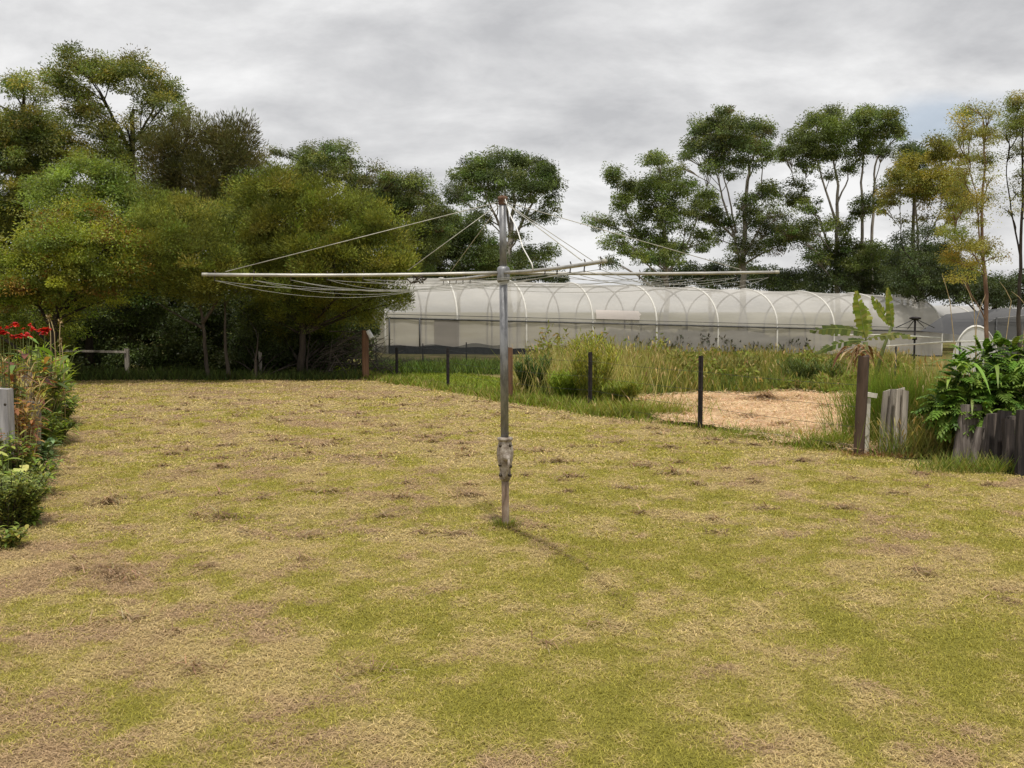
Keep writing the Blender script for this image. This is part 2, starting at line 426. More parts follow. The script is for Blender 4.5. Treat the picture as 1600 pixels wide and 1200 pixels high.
sheet('lawn', np.arange(-14, 12, .1), np.arange(1, 26.5, .1), lambda X, Y: lawn_z(X, Y) + .012, lambda X, Y: lawn_col(X, Y) * .62, M['lawn'], lawn_keep)

# straw-covered ground inside the fence
mp_ = [gnd(*p).xy for p in ((985, 640), (1010, 622), (1080, 617), (1200, 614), (1330, 614), (1480, 618), (1480, 690), (1345, 712), (1240, 694), (1150, 681), (1060, 664))]
def mulch_keep(X, Y):
    wx = X + (fbm(X * 1.6, Y * 1.6, 31) - .5) * 1.9; wy = Y + (fbm(X * 1.6, Y * 1.6, 37) - .5) * 2.2
    return inpoly(wx, wy, mp_)
MUL = np.array([.66, .48, .30])
def mulch_col(X, Y): return MUL * (.8 + .5 * fbm(X * 3, Y * 3, 33))[..., None]
sheet('straw_ground', np.arange(1, 9, .12), np.arange(11, 22, .12), lambda X, Y: .016 + .05 * fbm(X, Y, 35), mulch_col, M['mulch'], mulch_keep)
# paddock grass behind the far fence corner
def pad_keep(X, Y):
    wob = (fbm(X * 1.7, Y * 1.7, 5) - .5) * .7
    return (X > FX(Y) + wob - .1) & (X < FX(Y) + 3.2 + wob) & (Y > 17.5) & (Y < 32)
sheet('paddock_grass', np.arange(-9, 5, .15), np.arange(17, 32, .15), lambda X, Y: terrain(X, Y) + .006, lambda X, Y: np.array([.15, .19, .03]) * (.7 + .6 * fbm(X * 2, Y * 2, 9))[..., None], M['lawn'], pad_keep)
sheet('garden_bed', np.arange(-15, -1, .15), np.arange(4, 26, .15), lambda X, Y: .03 + .05 * fbm(X * 2, Y * 2, 41), None, M['soil'], lambda X, Y: (X < BX(Y) - .25 + (fbm(X * 2, Y * 2, 43) - .5) * .4) & (X > BX(Y) - 3.5))

# ------------------------------------------------------------------ lawn blades and clippings
def scatter(n, y0, y1):
    y = rng.uniform(y0, y1, n); x = rng.uniform(-.56, .56, n) * y
    return x, y
fol = Fol(); hay = Fol()
for (y0, y1, dens, L, W) in ((3.4, 5.2, 16000, .036, .0028), (5.2, 7.5, 9500, .039, .0038), (7.5, 11, 4300, .044, .0058), (11, 16, 1500, .058, .0105), (16, 25.5, 560, .07, .017)):
    area = .64 * (y1 ** 2 - y0 ** 2); n = int(area * dens)
    y = np.sqrt(rng.uniform(y0 ** 2, y1 ** 2, n)); x = rng.uniform(-.64, .64, n) * y
    k = lawn_keep(x, y); x, y = x[k], y[k]; n = len(x)
    g = greenness(x, y) + .16 * rng.normal(size=n)
    up = g > .47
    P = np.c_[x, y, lawn_z(x, y) + .012]
    for sel, f, zr, ln in ((up, fol, .95, .75), (~up, hay, .16, .95)):
        m = int(sel.sum()); ang = rng.uniform(0, 2 * np.pi, m)
        D = np.c_[np.cos(ang), np.sin(ang), np.abs(rng.normal(zr, .35, m))]
        c = lawn_col(x[sel], y[sel], .15 * rng.normal(size=(m, 1))) * (1 + .20 * rng.normal(size=(m, 1))).clip(.45, 1.6)
        c = c * np.where(rng.random((m, 1)) < .05, 1.3, 1)
        Pp = P[sel].copy(); Pp[:, 2] += np.where(zr < .5, rng.uniform(0, .02, m), 0)
        f.strips(Pp, D, L * ln * rng.uniform(.5, 1.3, m), W * rng.uniform(.7, 1.3, m), .35, c, seg=2, prof=[1, .85, .2])
# raked-up brown tufts of clippings
spots = [gnd(*p) for p in ((567, 1055), (870, 724), (1052, 742), (612, 666), (662, 686), (515, 770), (430, 720), (480, 842), (270, 712), (170, 790), (345, 810), (188, 910), (410, 780), (1010, 730), (955, 660))]
for _ in range(700):
    y = math.sqrt(random.uniform(16, 400)); x = random.uniform(-.52, .5) * y
    if x > FX(y) - .5 or x < BX(y) + .2: continue
    if greenness(np.array([x]), np.array([y]))[0] > random.uniform(.38, .58): continue
    spots.append(Vector((x, y, 0)))
for i, s in enumerate(spots):
    y = s.y; big = 1.2 if i < 15 else random.uniform(.3, .85); n = int(random.uniform(40, 120) * (big if y < 14 else .6 * big))
    rx = .11 * big; ang = rng.uniform(0, 2 * np.pi, n); rr = np.abs(rng.normal(0, 1, n))
    P = np.c_[s.x + rr * np.cos(ang) * rx * 1.5, s.y + rr * np.sin(ang) * rx, np.zeros(n)]
    P[:, 2] = lawn_z(P[:, 0], P[:, 1]) + .015 + .05 * big * np.exp(-rr ** 2) * rng.uniform(.2, 1, n)
    a2 = rng.uniform(0, 2 * np.pi, n)
    D = np.c_[np.cos(a2), np.sin(a2), rng.normal(.1, .3, n)]
    hay.strips(P, D, rng.uniform(.05, .13, n), max(.005, .0011 * y), .2, pick([(.30, .20, .115), (.40, .29, .17), (.25, .17, .095), (.20, .13, .07)], n), seg=2, prof=[1, .9, .3])
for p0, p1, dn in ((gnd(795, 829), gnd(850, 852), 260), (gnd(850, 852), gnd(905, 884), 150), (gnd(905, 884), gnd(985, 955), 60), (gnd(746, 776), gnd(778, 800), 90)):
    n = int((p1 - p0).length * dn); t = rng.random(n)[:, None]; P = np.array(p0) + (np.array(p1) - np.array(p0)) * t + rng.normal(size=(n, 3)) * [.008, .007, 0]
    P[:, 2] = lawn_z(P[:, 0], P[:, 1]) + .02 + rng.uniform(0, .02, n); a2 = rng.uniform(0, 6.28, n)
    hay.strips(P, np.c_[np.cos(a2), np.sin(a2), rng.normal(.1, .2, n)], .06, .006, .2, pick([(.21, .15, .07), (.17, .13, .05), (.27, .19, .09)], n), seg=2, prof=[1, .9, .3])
tag(fol.build('lawn_grass', M['grass']), 'short mown green and yellowing grass across the lawn', 'grass', kind='stuff')
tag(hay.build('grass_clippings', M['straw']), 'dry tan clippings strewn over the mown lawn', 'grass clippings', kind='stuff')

# ------------------------------------------------------------------ trees
def limb(mb, p0, p1, r0, r1, n=6, seg=5, bow=.12):
    p0 = Vector(p0); p1 = Vector(p1); d = (p1 - p0).length
    off = Vector((random.uniform(-1, 1), random.uniform(-1, 1), random.uniform(.1, 1))) * d * bow
    pts = [p0.lerp(p1, t) + off * (4 * t * (1 - t)) * .5 + Vector((random.uniform(-1, 1), random.uniform(-1, 1), 0)) * d * .012 for t in np.linspace(0, 1, seg + 1)]
    mb.tube(pts, [r0 + (r1 - r0) * t for t in np.linspace(0, 1, seg + 1)], n, cap=False)
    return pts
STY = {  # L, W in render pixels at the tree's distance; clump radius in metres per 25 m; droop; spread; upward bias
 'gum':   dict(L=2.1, W=.9, rc=.27, droop=.75, flat=.8, up=.28, mat='leaf', cov=5.2, nd=.35, split=0, tb=1.7, of=.46),
 'bush':  dict(L=2.5, W=1.0, rc=.28, droop=.3, flat=.75, up=.3, mat='leaf', cov=5.2, nd=.35, split=1, tb=1.95),
 'broad': dict(L=2.6, W=1.4, rc=.32, droop=.35, flat=.7, up=.30, mat='leaf', cov=5.5, nd=.25, split=1, tb=1.75),
 'fine':  dict(L=3.2, W=.8, rc=.33, droop=-.45, flat=.8, up=.3, mat='needle', cov=6.2, nd=.3, split=1, tb=1.5),
 'wisp':  dict(L=5.0, W=.7, rc=.32, droop=-.7, flat=1.0, up=.15, mat='needle', cov=4.0, nd=.3, split=0, tb=1.5),
}
def crown_points(blobs, Y, st, cols, accent, leafscale, thick, under):
    f = Fol(); s = STY[st]; pxm = Y / 1024
    L0 = s['L'] * pxm * leafscale; W0 = s['W'] * pxm * leafscale; rc = s['rc'] * (Y / 25) ** .7
    cen = []; parts_ = []
    for b in blobs:                       # big masses are made of several smaller rounded heads
        if b[2] > 24 and s['split']:
            parts_.append((b[0], b[1], b[2] * .72, b[3] * .72, (b[4] if len(b) > 4 else 1) * .7, .35 * b[2] / F * Y))
            for k in range(int(4 + b[2] / 14)):
                a = random.uniform(0, 6.28); q = random.uniform(.35, 1.0)
                parts_.append((b[0] + b[2] * q * math.cos(a), b[1] + b[3] * q * math.sin(a), b[2] * random.uniform(.22, .44), b[3] * random.uniform(.24, .44), b[4] if len(b) > 4 else 1, random.uniform(-1.3, .1) * b[2] / F * Y))
        elif st == 'gum' and Y > 52: parts_.append((b[0], b[1], b[2] * 1.03, b[3] * 1.1, b[4] if len(b) > 4 else 1, 0))
        else: parts_.append(tuple(b[:4]) + (b[4] if len(b) > 4 else 1, 0))
    for b in parts_:
        px, py, rx, ry, den, ddy = b
        for lay in ((-1, 1) if ddy >= 0 else (-1,)):
            dy = lay * thick * (1 if ddy >= 0 else .35) * random.uniform(.15, 1.35)
            c = at(px + random.uniform(-.16, .16) * rx, py + random.uniform(-.12, .12) * ry, Y + dy + ddy)
            if s['split'] and Y < 28: c = c + Vector((c.x / Y, 1, 0)) * (1.5 * max(0, (py - 445) / 70) - .8 * math.exp(-((py - 400) / 60) ** 2))
            Rr = rx / F * Y; Rz = ry / F * Y; Ry = max(.6 * Rr, .35)
            if lay < 0 and ddy >= 0: cen.append((c, Rr, Rz))
            ncl = max(3, int(den * 1.25 * (4 * Rr * Rz) / rc ** 2 * (.6 if lay > 0 else 1) + 1))
            nl = int(s['cov'] * den * (math.pi * Rr * Rz) / (L0 * W0 * .5) * (.42 if lay > 0 else .62)) // ncl + 1
            d = rand_unit(ncl); d[:, 2] += s['up']; d = nrmz(d)
            u = rng.uniform(.3, 1.05, ncl) ** .6
            CP_ = np.array(c) + d * u[:, None] * np.array([Rr - rc * .3, Ry, Rz - rc * .2]).clip(.05)
            cb = pick(cols, ncl, .22, .06) * s['tb'] * np.clip(rng.normal(1, .16), .65, 1.4)
            tint = np.clip(.5 * (d[:, 2] + 1), 0, 1)[:, None]
            if accent is not None:
                ac, pr = accent; hit = rng.random(ncl) < pr
                cb[hit] = pick(ac, int(hit.sum()), .2, .08)
            idx = np.repeat(np.arange(ncl), nl); n = len(idx)
            off = np.clip(rng.normal(size=(n, 3)), -1.7, 1.7) * rc * s.get('of', .5) * np.array([1, 1, s['flat']]) * rng.uniform(.5, 1.35, ncl)[idx][:, None]; off[:, 2] = np.where(off[:, 2] < 0, off[:, 2] * .6, off[:, 2])
            P = CP_[idx] + off
            D = nrmz(off + 1e-6) * .9 + d[idx] * .35 + rng.normal(size=(n, 3)) * s['nd']; D[:, 2] -= s['droop']
            col = cb[idx] * (1 + .22 * rng.normal(size=(n, 1))).clip(.4, 1.8)
            f.diamonds(P, D, L0 * rng.uniform(.6, 1.3, n), W0 * rng.uniform(.7, 1.3, n), col)
    return f, cen
def tree(name, label, Y, blobs, trunks, st='gum', cols=((.07, .09, .02),), accent=None, bark='bark_dark', group=None, r=.12,
         leafscale=1.0, thick=None, limbs=True, cat='tree', twigs=3, rl=.35):
    f, cen = crown_points(blobs, Y, st, cols, accent, leafscale, thick if thick is not None else .9 * Y / 30, None)
    mb = MB(); paths = []
    b0 = trunks[0][0]; base = at(b0[0], b0[1], Y); base.z = float(terrain(base.x, Y)) - .03
    for tr in trunks:
        rr = tr[-1] if isinstance(tr[-1], float) else r; pts_ = [p for p in tr if not isinstance(p, float)]
        pts = [at(p[0], p[1], Y + (p[2] if len(p) > 2 else 0)) for p in pts_]
        if tr is trunks[0] or pts[0].z < .6: pts[0].z = base.z
        fine = []
        for a, b in zip(pts[:-1], pts[1:]):
            for t in (0, .25, .5, .75): fine.append(a.lerp(b, t) + Vector((random.uniform(-1, 1), random.uniform(-1, 1), 0)) * rr * .35)
        fine.append(pts[-1])
        m = len(fine); mb.tube(fine, [rr * (1 - .72 * (i / (m - 1))) * (1.3 if i == 0 else 1) for i in range(m)], 8)
        paths.append([(p, rr * (1 - .72 * (i / (m - 1)))) for i, p in enumerate(fine)])
    if limbs:
        allp = [q for pa in paths for q in pa]
        for c, Rr, Rz in cen:
            best = min(allp, key=lambda q: (q[0] - c).length + (2.5 * max(0, q[0].z - (c.z - .35 * (Vector((q[0].x, q[0].y)) - Vector((c.x, c.y))).length))))
            pts = limb(mb, best[0], c, max(.012, best[1] * rl * 1.5), .012 * Y / 30)
            for _ in range(twigs):
                e = c + Vector((random.uniform(-1, 1) * Rr, random.uniform(-1, 1) * Rr * .6, random.uniform(-.3, .9) * Rz)) * .85
                limb(mb, pts[3], e, .011 * Y / 30, .005 * Y / 30, 5, 3)
    o = empty(name, base, label, cat, group)
    child('trunk', mb.mesh('trunk'), M[bark], o)
    f.build('crown', M[STY[st]['mat']], o)
    return o

GL = 'trees crowding the shaded end of the lawn'; GR = 'gum trees standing beyond the netted tunnel'
gumc = [(.075, .095, .022), (.06, .085, .02), (.095, .11, .03), (.05, .065, .018)]
olive = [(.115, .115, .022), (.09, .10, .02), (.135, .125, .028), (.075, .085, .018)]
midg = [(.085, .11, .022), (.07, .095, .02), (.11, .13, .025), (.06, .075, .018)]
# --- the mass of trees at the shaded end
tree('gum_tree', 'tallest gum with wide domed crown above the shaded end of the lawn', 34,
 [(108, 100, 28, 24), (137, 117, 42, 28), (172, 118, 30, 24), (210, 118, 46, 28), (245, 140, 30, 26), (264, 160, 30, 26), (282, 187, 20, 22, .8), (117, 160, 38, 34), (84, 135, 20, 24),
  (152, 180, 26, 26, .8), (198, 192, 20, 14, .45), (253, 195, 26, 16, .55), (225, 165, 26, 20, .5), (157, 214, 30, 26), (100, 212, 42, 36), (190, 225, 30, 22, .7), (230, 222, 24, 18, .6), (75, 250, 40, 26), (130, 250, 40, 25), (190, 260, 40, 30)],
 [[(206, 590), (205, 300), (206, 230), (209, 170)], [(206, 240), (170, 170), (140, 120), .07], [(206, 230), (235, 180), (250, 150), .05]], 'bush', olive + gumc, bark='bark_dark', group=GL, r=.2, thick=1.6)
tree('gum_tree', 'round headed gum beside the tallest gum at the picture edge', 33,
 [(38, 129, 30, 20), (20, 140, 18, 14, .6), (55, 150, 18, 14, .6), (44, 185, 48, 32), (10, 190, 30, 26), (17, 222, 46, 40), (60, 222, 34, 30), (28, 262, 56, 36), (-40, 150, 40, 36), (-50, 215, 50, 45), (-30, 290, 50, 45), (25, 306, 36, 40), (17, 345, 40, 36), (60, 300, 36, 30)],
 [[(30, 590), (25, 330), (32, 220), (38, 150)]], 'bush', olive + gumc, group=GL, r=.18, thick=1.6)
tree('casuarina_tree', 'brownish fine needled casuarina with hazy rounded top', 31,
 [(274, 231, 40, 32), (300, 210, 22, 18, .7), (318, 200, 14, 16, .5), (370, 222, 30, 32), (345, 225, 26, 26), (335, 240, 40, 42), (388, 245, 18, 26), (370, 269, 32, 38), (291, 266, 46, 34), (326, 300, 40, 34), (250, 270, 34, 34), (390, 300, 24, 30), (300, 330, 50, 30), (245, 235, 30, 26), (260, 300, 40, 30), (350, 320, 40, 30), (395, 270, 16, 26)],
 [[(335, 590), (345, 400), (348, 310), (350, 250)], [(345, 400), (300, 300), (285, 250), .05]], 'wisp', [(.080, .074, .026), (.07, .068, .024), (.09, .08, .03), (.062, .064, .022)], group=GL, r=.13, thick=1.2)
tree('leafy_tree', 'bushy mid green tree rising behind the orange flecked one', 27.5,
 [(125, 266, 44, 22), (93, 283, 34, 24), (181, 272, 26, 22), (155, 285, 34, 26), (187, 300, 30, 24), (140, 305, 40, 28), (205, 310, 20, 22), (90, 320, 40, 26), (215, 345, 26, 30), (60, 300, 26, 26)],
 [[(140, 590), (138, 420), (140, 330), (138, 290)]], 'bush', [(.10, .135, .025), (.085, .115, .022), (.125, .15, .03)], group=GL, r=.12, thick=1.0)
tree('orange_flecked_tree', 'broad leaved tree with orange and yellow flecks hanging over the flower bed', 24.5,
 [(135, 335, 42, 24), (95, 355, 40, 24), (170, 360, 36, 24), (60, 380, 44, 30), (200, 385, 30, 26), (130, 385, 60, 34), (30, 415, 44, 36), (90, 420, 50, 34), (160, 420, 50, 32), (205, 430, 24, 24), (15, 460, 46, 36), (70, 465, 54, 32), (130, 460, 46, 30, .8), (180, 465, 34, 24, .6), (-30, 420, 44, 50), (-40, 500, 50, 50), (40, 505, 50, 26, .8), (110, 500, 50, 26, .6), (20, 545, 60, 30), (70, 545, 50, 40, .8)],
 [[(75, 592), (85, 520), (95, 450), (110, 370)], [(85, 520), (40, 440), .05]], 'broad', [(.14, .165, .022), (.11, .14, .02), (.175, .185, .026), (.08, .105, .018)], accent=([(.22, .095, .022), (.20, .13, .025), (.25, .16, .03)], .11), group=GL, r=.11, leafscale=.95, thick=.9)
tree('paperbark_tree', 'feathery tree whose pale forked trunk shows under drooping foliage', 25,
 [(265, 325, 40, 26), (235, 350, 28, 24), (320, 345, 42, 30), (290, 375, 50, 32), (245, 385, 34, 26), (345, 385, 36, 36), (250, 425, 38, 22), (300, 425, 50, 26), (350, 430, 40, 24), (240, 448, 26, 14, .8), (285, 455, 28, 14, .8), (325, 455, 36, 18), (375, 450, 30, 22)],
 [[(325, 592), (320, 540), (316, 500), (308, 440), (300, 400)], [(316, 505), (340, 470), (350, 430), .045], [(316, 512), (285, 497), (240, 470), .035], [(358, 592), (352, 530), (350, 460), .055]], 'fine', [(.115, .135, .025), (.095, .115, .022), (.14, .15, .03)], bark='bark_dim', group=GL, r=.055, thick=.9, rl=.3)
tree('tea_tree', 'largest feathery olive tree leaning out over the netted tunnel end', 26,
 [(440, 290, 40, 26), (400, 300, 36, 30), (470, 310, 44, 26), (520, 320, 44, 24), (560, 335, 46, 26), (600, 355, 40, 30), (625, 385, 26, 30), (430, 345, 54, 40), (500, 355, 54, 36), (560, 380, 50, 36), (400, 380, 44, 40), (460, 400, 54, 36), (520, 410, 50, 34), (590, 420, 44, 30), (625, 425, 24, 22), (410, 430, 44, 36), (470, 445, 50, 30), (540, 450, 54, 28), (590, 462, 36, 24, .9), (630, 470, 22, 22, .7), (430, 480, 50, 34, .9), (500, 490, 54, 34, .9), (560, 485, 40, 26, .8), (440, 530, 50, 34, .8), (510, 535, 44, 34, .7)],
 [[(470, 592), (475, 500), (490, 420), (500, 350)], [(475, 520), (540, 450), (590, 400), .06], [(475, 520), (430, 440), (420, 350), .06], [(478, 500), (520, 400), (540, 360), .05]], 'fine', [(.125, .14, .024), (.10, .115, .02), (.15, .155, .03), (.085, .10, .02)], group=GL, r=.1, thick=1.3)
tree('dark_evergreen_tree', 'dark evergreen with ragged top behind the feathery olive tree', 48,
 [(440, 240, 26, 10, .5), (505, 238, 40, 16, .85), (530, 232, 24, 12, .6), (490, 262, 46, 24), (540, 268, 34, 26), (470, 290, 40, 28), (585, 265, 14, 10, .5), (575, 292, 40, 22), (615, 285, 28, 16, .8), (650, 285, 26, 16, .8), (640, 305, 40, 22), (600, 320, 50, 32), (660, 325, 36, 26), (560, 330, 50, 36), (690, 340, 26, 22), (620, 360, 50, 36), (670, 370, 40, 34), (640, 410, 44, 34)],
 [[(560, 590), (560, 420), (555, 330), (540, 260)]], 'gum', [(.05, .07, .018), (.065, .085, .02), (.08, .09, .022)], accent=([(.16, .12, .045), (.13, .115, .04)], .08), group=GL, r=.17, thick=1.6)
tree('dark_evergreen_tree', 'small dark evergreen directly behind the hoist pole', 53,
 [(690, 350, 34, 22), (720, 372, 36, 28), (680, 385, 36, 30), (745, 385, 30, 30), (700, 410, 44, 26), (755, 410, 30, 26), (735, 350, 24, 18, .7), (770, 425, 30, 18), (650, 425, 36, 20), (770, 400, 24, 18, .7), (700, 435, 60, 16)],
 [[(715, 575), (716, 430), (715, 370)]], 'gum', [(.055, .08, .02), (.07, .095, .022), (.045, .06, .016)], group=GL, r=.12, thick=1.5)
tree('umbrella_gum', 'gum with a flat umbrella crown behind the hoist head', 60,
 [(728, 285, 30, 22), (750, 262, 36, 18), (785, 254, 40, 18), (822, 262, 34, 18), (848, 278, 28, 22), (864, 294, 14, 16), (710, 305, 14, 14), (760, 285, 32, 18), (800, 280, 34, 18), (835, 298, 32, 16), (740, 312, 26, 14, .7), (775, 308, 26, 14, .6), (812, 308, 24, 12, .6), (862, 318, 14, 14, .7), (850, 340, 22, 12, .7), (820, 338, 20, 12, .5), (752, 340, 16, 12, .6), (806, 370, 18, 10, .5), (848, 398, 24, 16, .8), (825, 405, 24, 18, .8), (800, 420, 30, 20), (760, 425, 28, 18)],
 [[(795, 560), (795, 440), (797, 390), (800, 340), (806, 290)], [(797, 395), (775, 340), (750, 285), .11], [(797, 385), (825, 330), (845, 290), .11], [(798, 380), (790, 310), (785, 265), .09]], 'gum', [(.055, .075, .02), (.07, .095, .022), (.042, .058, .017)], bark='bark_pale', group=GR, r=.22, thick=2.6)
# --- beyond the tunnel
tree('gum_tree', 'shorter leafy gum with two knobbly tops over the tunnel roof', 55,
 [(961, 279, 16, 19), (1025, 253, 24, 13), (1037, 276, 22, 18), (1012, 300, 22, 20), (990, 300, 22, 18), (975, 318, 20, 17), (1042, 302, 28, 18), (1070, 291, 20, 14), (1098, 311, 24, 18), (1085, 328, 18, 12), (1040, 340, 28, 24), (1013, 334, 22, 16), (926, 343, 18, 7, .4), (945, 352, 18, 14, .7), (965, 376, 24, 14, .8), (1000, 372, 22, 17), (1033, 380, 26, 18), (1098, 378, 16, 19), (1068, 390, 22, 14, .55), (956, 410, 16, 9, .7), (1008, 404, 22, 13), (1044, 405, 22, 13), (985, 350, 18, 14, .5), (1070, 355, 16, 14, .4), (988, 395, 18, 12, .8)],
 [[(1040, 560), (1042, 450), (1040, 400), (1036, 350), (1034, 300)], [(1041, 420), (1000, 370), (965, 310), .08], [(1041, 430), (1075, 380), (1095, 330), .08]], 'gum', [(.075, .10, .022), (.06, .085, .02), (.10, .125, .028)], bark='bark_pale', group=GR, r=.16, thick=2.0)
tree('gum_tree', 'tall bare limbed gum with a dense high head, next to the shorter leafy one', 58,
 [(1139, 182, 22, 16), (1098, 198, 18, 15), (1115, 205, 28, 20), (1145, 205, 28, 20), (1120, 228, 30, 18), (1150, 228, 30, 18), (1182, 212, 28, 20), (1194, 236, 20, 16), (1172, 232, 22, 16), (1084, 230, 20, 16), (1078, 246, 14, 10, .7), (1127, 252, 26, 16), (1168, 256, 22, 13, .8), (1105, 268, 13, 14, .7), (1064, 262, 9, 8, .6), (1143, 276, 12, 12, .6),
  (1112, 338, 24, 17), (1138, 355, 22, 15, .8), (1165, 317, 15, 13), (1174, 340, 20, 18, .9), (1200, 300, 21, 17), (1198, 330, 18, 14, .6), (1202, 363, 24, 22, .8), (1172, 384, 22, 16, .8), (1209, 388, 18, 14, .8), (1156, 408, 18, 9, .7), (1146, 390, 10, 10, .5), (1228, 362, 16, 16, .7), (1225, 335, 12, 12, .5), (1120, 372, 16, 10, .5)],
 [[(1162, 560), (1162, 440), (1161, 390), (1164, 320), (1170, 270), (1180, 225)], [(1158, 420), (1148, 372), (1120, 345), (1100, 335), .09], [(1150, 375), (1132, 320), (1122, 280), (1112, 240), .075], [(1150, 365), (1140, 310), (1130, 275), (1135, 210), .06], [(1164, 340), (1190, 290), (1192, 240), .06], [(1163, 400), (1190, 350), (1215, 335), .06]], 'gum', [(.055, .075, .02), (.07, .095, .022), (.042, .056, .018), (.085, .105, .026)], accent=([(.12, .10, .03)], .05), bark='bark_pale', group=GR, r=.2, thick=2.4, rl=.3, twigs=5)
tree('gum_tree', 'tall gum with paired round heads rising from several pale stems', 59,
 [(1299, 180, 22, 13), (1279, 200, 32, 20), (1310, 205, 26, 20), (1255, 222, 26, 18), (1240, 235, 20, 14), (1290, 225, 32, 20), (1226, 244, 14, 12, .8), (1270, 243, 28, 16), (1305, 240, 22, 14, .8), (1258, 262, 18, 9, .7), (1352, 180, 24, 14), (1389, 186, 19, 16), (1342, 205, 24, 18), (1387, 206, 26, 17), (1365, 215, 22, 16), (1355, 232, 22, 14, .9), (1385, 240, 20, 10, .8), (1408, 212, 10, 10, .7), (1326, 266, 11, 11), (1296, 272, 18, 10, .4), (1340, 250, 18, 12, .6),
  (1236, 310, 20, 14, .9), (1264, 318, 20, 16, .8), (1250, 290, 18, 12, .5), (1258, 362, 26, 18), (1236, 372, 20, 16), (1294, 348, 13, 11, .8), (1363, 318, 26, 12), (1342, 334, 18, 10), (1322, 363, 13, 17), (1325, 392, 28, 18), (1285, 385, 20, 14, .8), (1300, 405, 30, 16), (1365, 400, 26, 20, .9), (1345, 415, 30, 16), (1270, 405, 20, 12, .8), (1385, 290, 14, 10, .5)],
 [[(1308, 560), (1308, 420), (1307, 350), (1308, 290), (1300, 235)], [(1347, 560), (1347, 410), (1347, 330), (1346, 270), (1352, 200), .13], [(1362, 560), (1361, 400), (1365, 310), (1367, 260), (1385, 205), .12], [(1307, 350), (1285, 280), (1270, 225), .08], [(1307, 320), (1325, 280), (1320, 230), .06], [(1300, 400), (1280, 340), (1250, 310), .07]], 'gum', [(.06, .08, .02), (.075, .10, .022), (.048, .064, .018), (.09, .11, .026)], bark='bark_pale', group=GR, r=.17, thick=2.4, rl=.3, twigs=5)
tree('yellow_gum', 'yellowing fine leaved tree leaning toward the paired round heads', 54,
 [(1421, 258, 20, 18), (1404, 282, 24, 18), (1392, 308, 18, 14), (1382, 330, 8, 8, .8), (1433, 290, 28, 22), (1466, 228, 20, 14), (1471, 252, 26, 22), (1462, 285, 30, 22), (1490, 290, 20, 26), (1446, 306, 24, 16, .9), (1495, 320, 18, 14), (1488, 345, 14, 10, .6), (1410, 345, 20, 8, .3), (1450, 340, 20, 10, .3)],
 [[(1440, 560), (1436, 420), (1432, 340), (1430, 280)], [(1436, 400), (1470, 330), (1472, 260), .05], [(1410, 560), (1409, 420), (1405, 300), .05]], 'gum', [(.15, .14, .02), (.12, .12, .02), (.17, .15, .024), (.10, .11, .02)], bark='bark_pale', r=.10, thick=1.6, rl=.25)
tree('sapling_gum', 'thin reddish stemmed gum with sparse yellow leaves rising beyond the leafy shrub', 19,
 [(1524, 174, 24, 12, .5), (1503, 188, 22, 12, .45), (1545, 182, 16, 12, .3), (1520, 206, 28, 16, .5), (1544, 215, 20, 16, .5), (1500, 222, 18, 14, .3), (1515, 245, 24, 16, .5), (1540, 250, 16, 18, .5), (1506, 272, 18, 16, .55), (1545, 280, 14, 12, .35), (1497, 302, 22, 14, .8), (1512, 318, 22, 16, .8), (1545, 310, 14, 12, .4), (1490, 335, 16, 10, .6), (1492, 363, 20, 13, .9), (1515, 385, 28, 17, .9), (1486, 404, 14, 13, .8), (1512, 416, 18, 13, .8), (1546, 388, 16, 12, .7), (1555, 402, 14, 7, .6), (1500, 435, 16, 8, .6), (1530, 345, 14, 12, .4)],
 [[(1541, 640), (1541, 460), (1536, 392), (1534, 330), (1538, 262), (1536, 190)], [(1540, 450), (1530, 370), (1526, 305), (1505, 230), .022], [(1537, 400), (1505, 375), (1492, 362), .014]], 'gum', [(.17, .16, .024), (.13, .14, .022), (.19, .175, .03), (.11, .13, .022)], accent=([(.2, .13, .03)], .03), bark='bark_red', r=.045, thick=.6, rl=.2, twigs=4, leafscale=.9)
tree('sapling_gum', 'slender gum with a dark trunk cut off by the picture edge', 21,
 [(1596, 160, 20, 18, .8), (1582, 186, 18, 18, .7), (1596, 200, 18, 16, .8), (1572, 210, 12, 12, .5), (1600, 235, 22, 16, .6), (1580, 245, 14, 12, .35), (1610, 270, 20, 16, .5), (1590, 300, 12, 16, .35), (1575, 330, 10, 10, .25), (1620, 190, 24, 30, .8), (1640, 240, 30, 30, .7), (1625, 320, 24, 24, .6)],
 [[(1590, 640), (1592, 520), (1594, 420), (1598, 320), (1598, 200)], [(1594, 400), (1580, 330), (1572, 270), (1580, 200), .02]], 'gum', [(.12, .115, .022), (.10, .11, .022), (.08, .095, .02)], bark='bark_dark', r=.055, thick=.6, rl=.2, twigs=4, leafscale=.9)
DB = 'dark trees forming the low treeline beyond the tunnels'
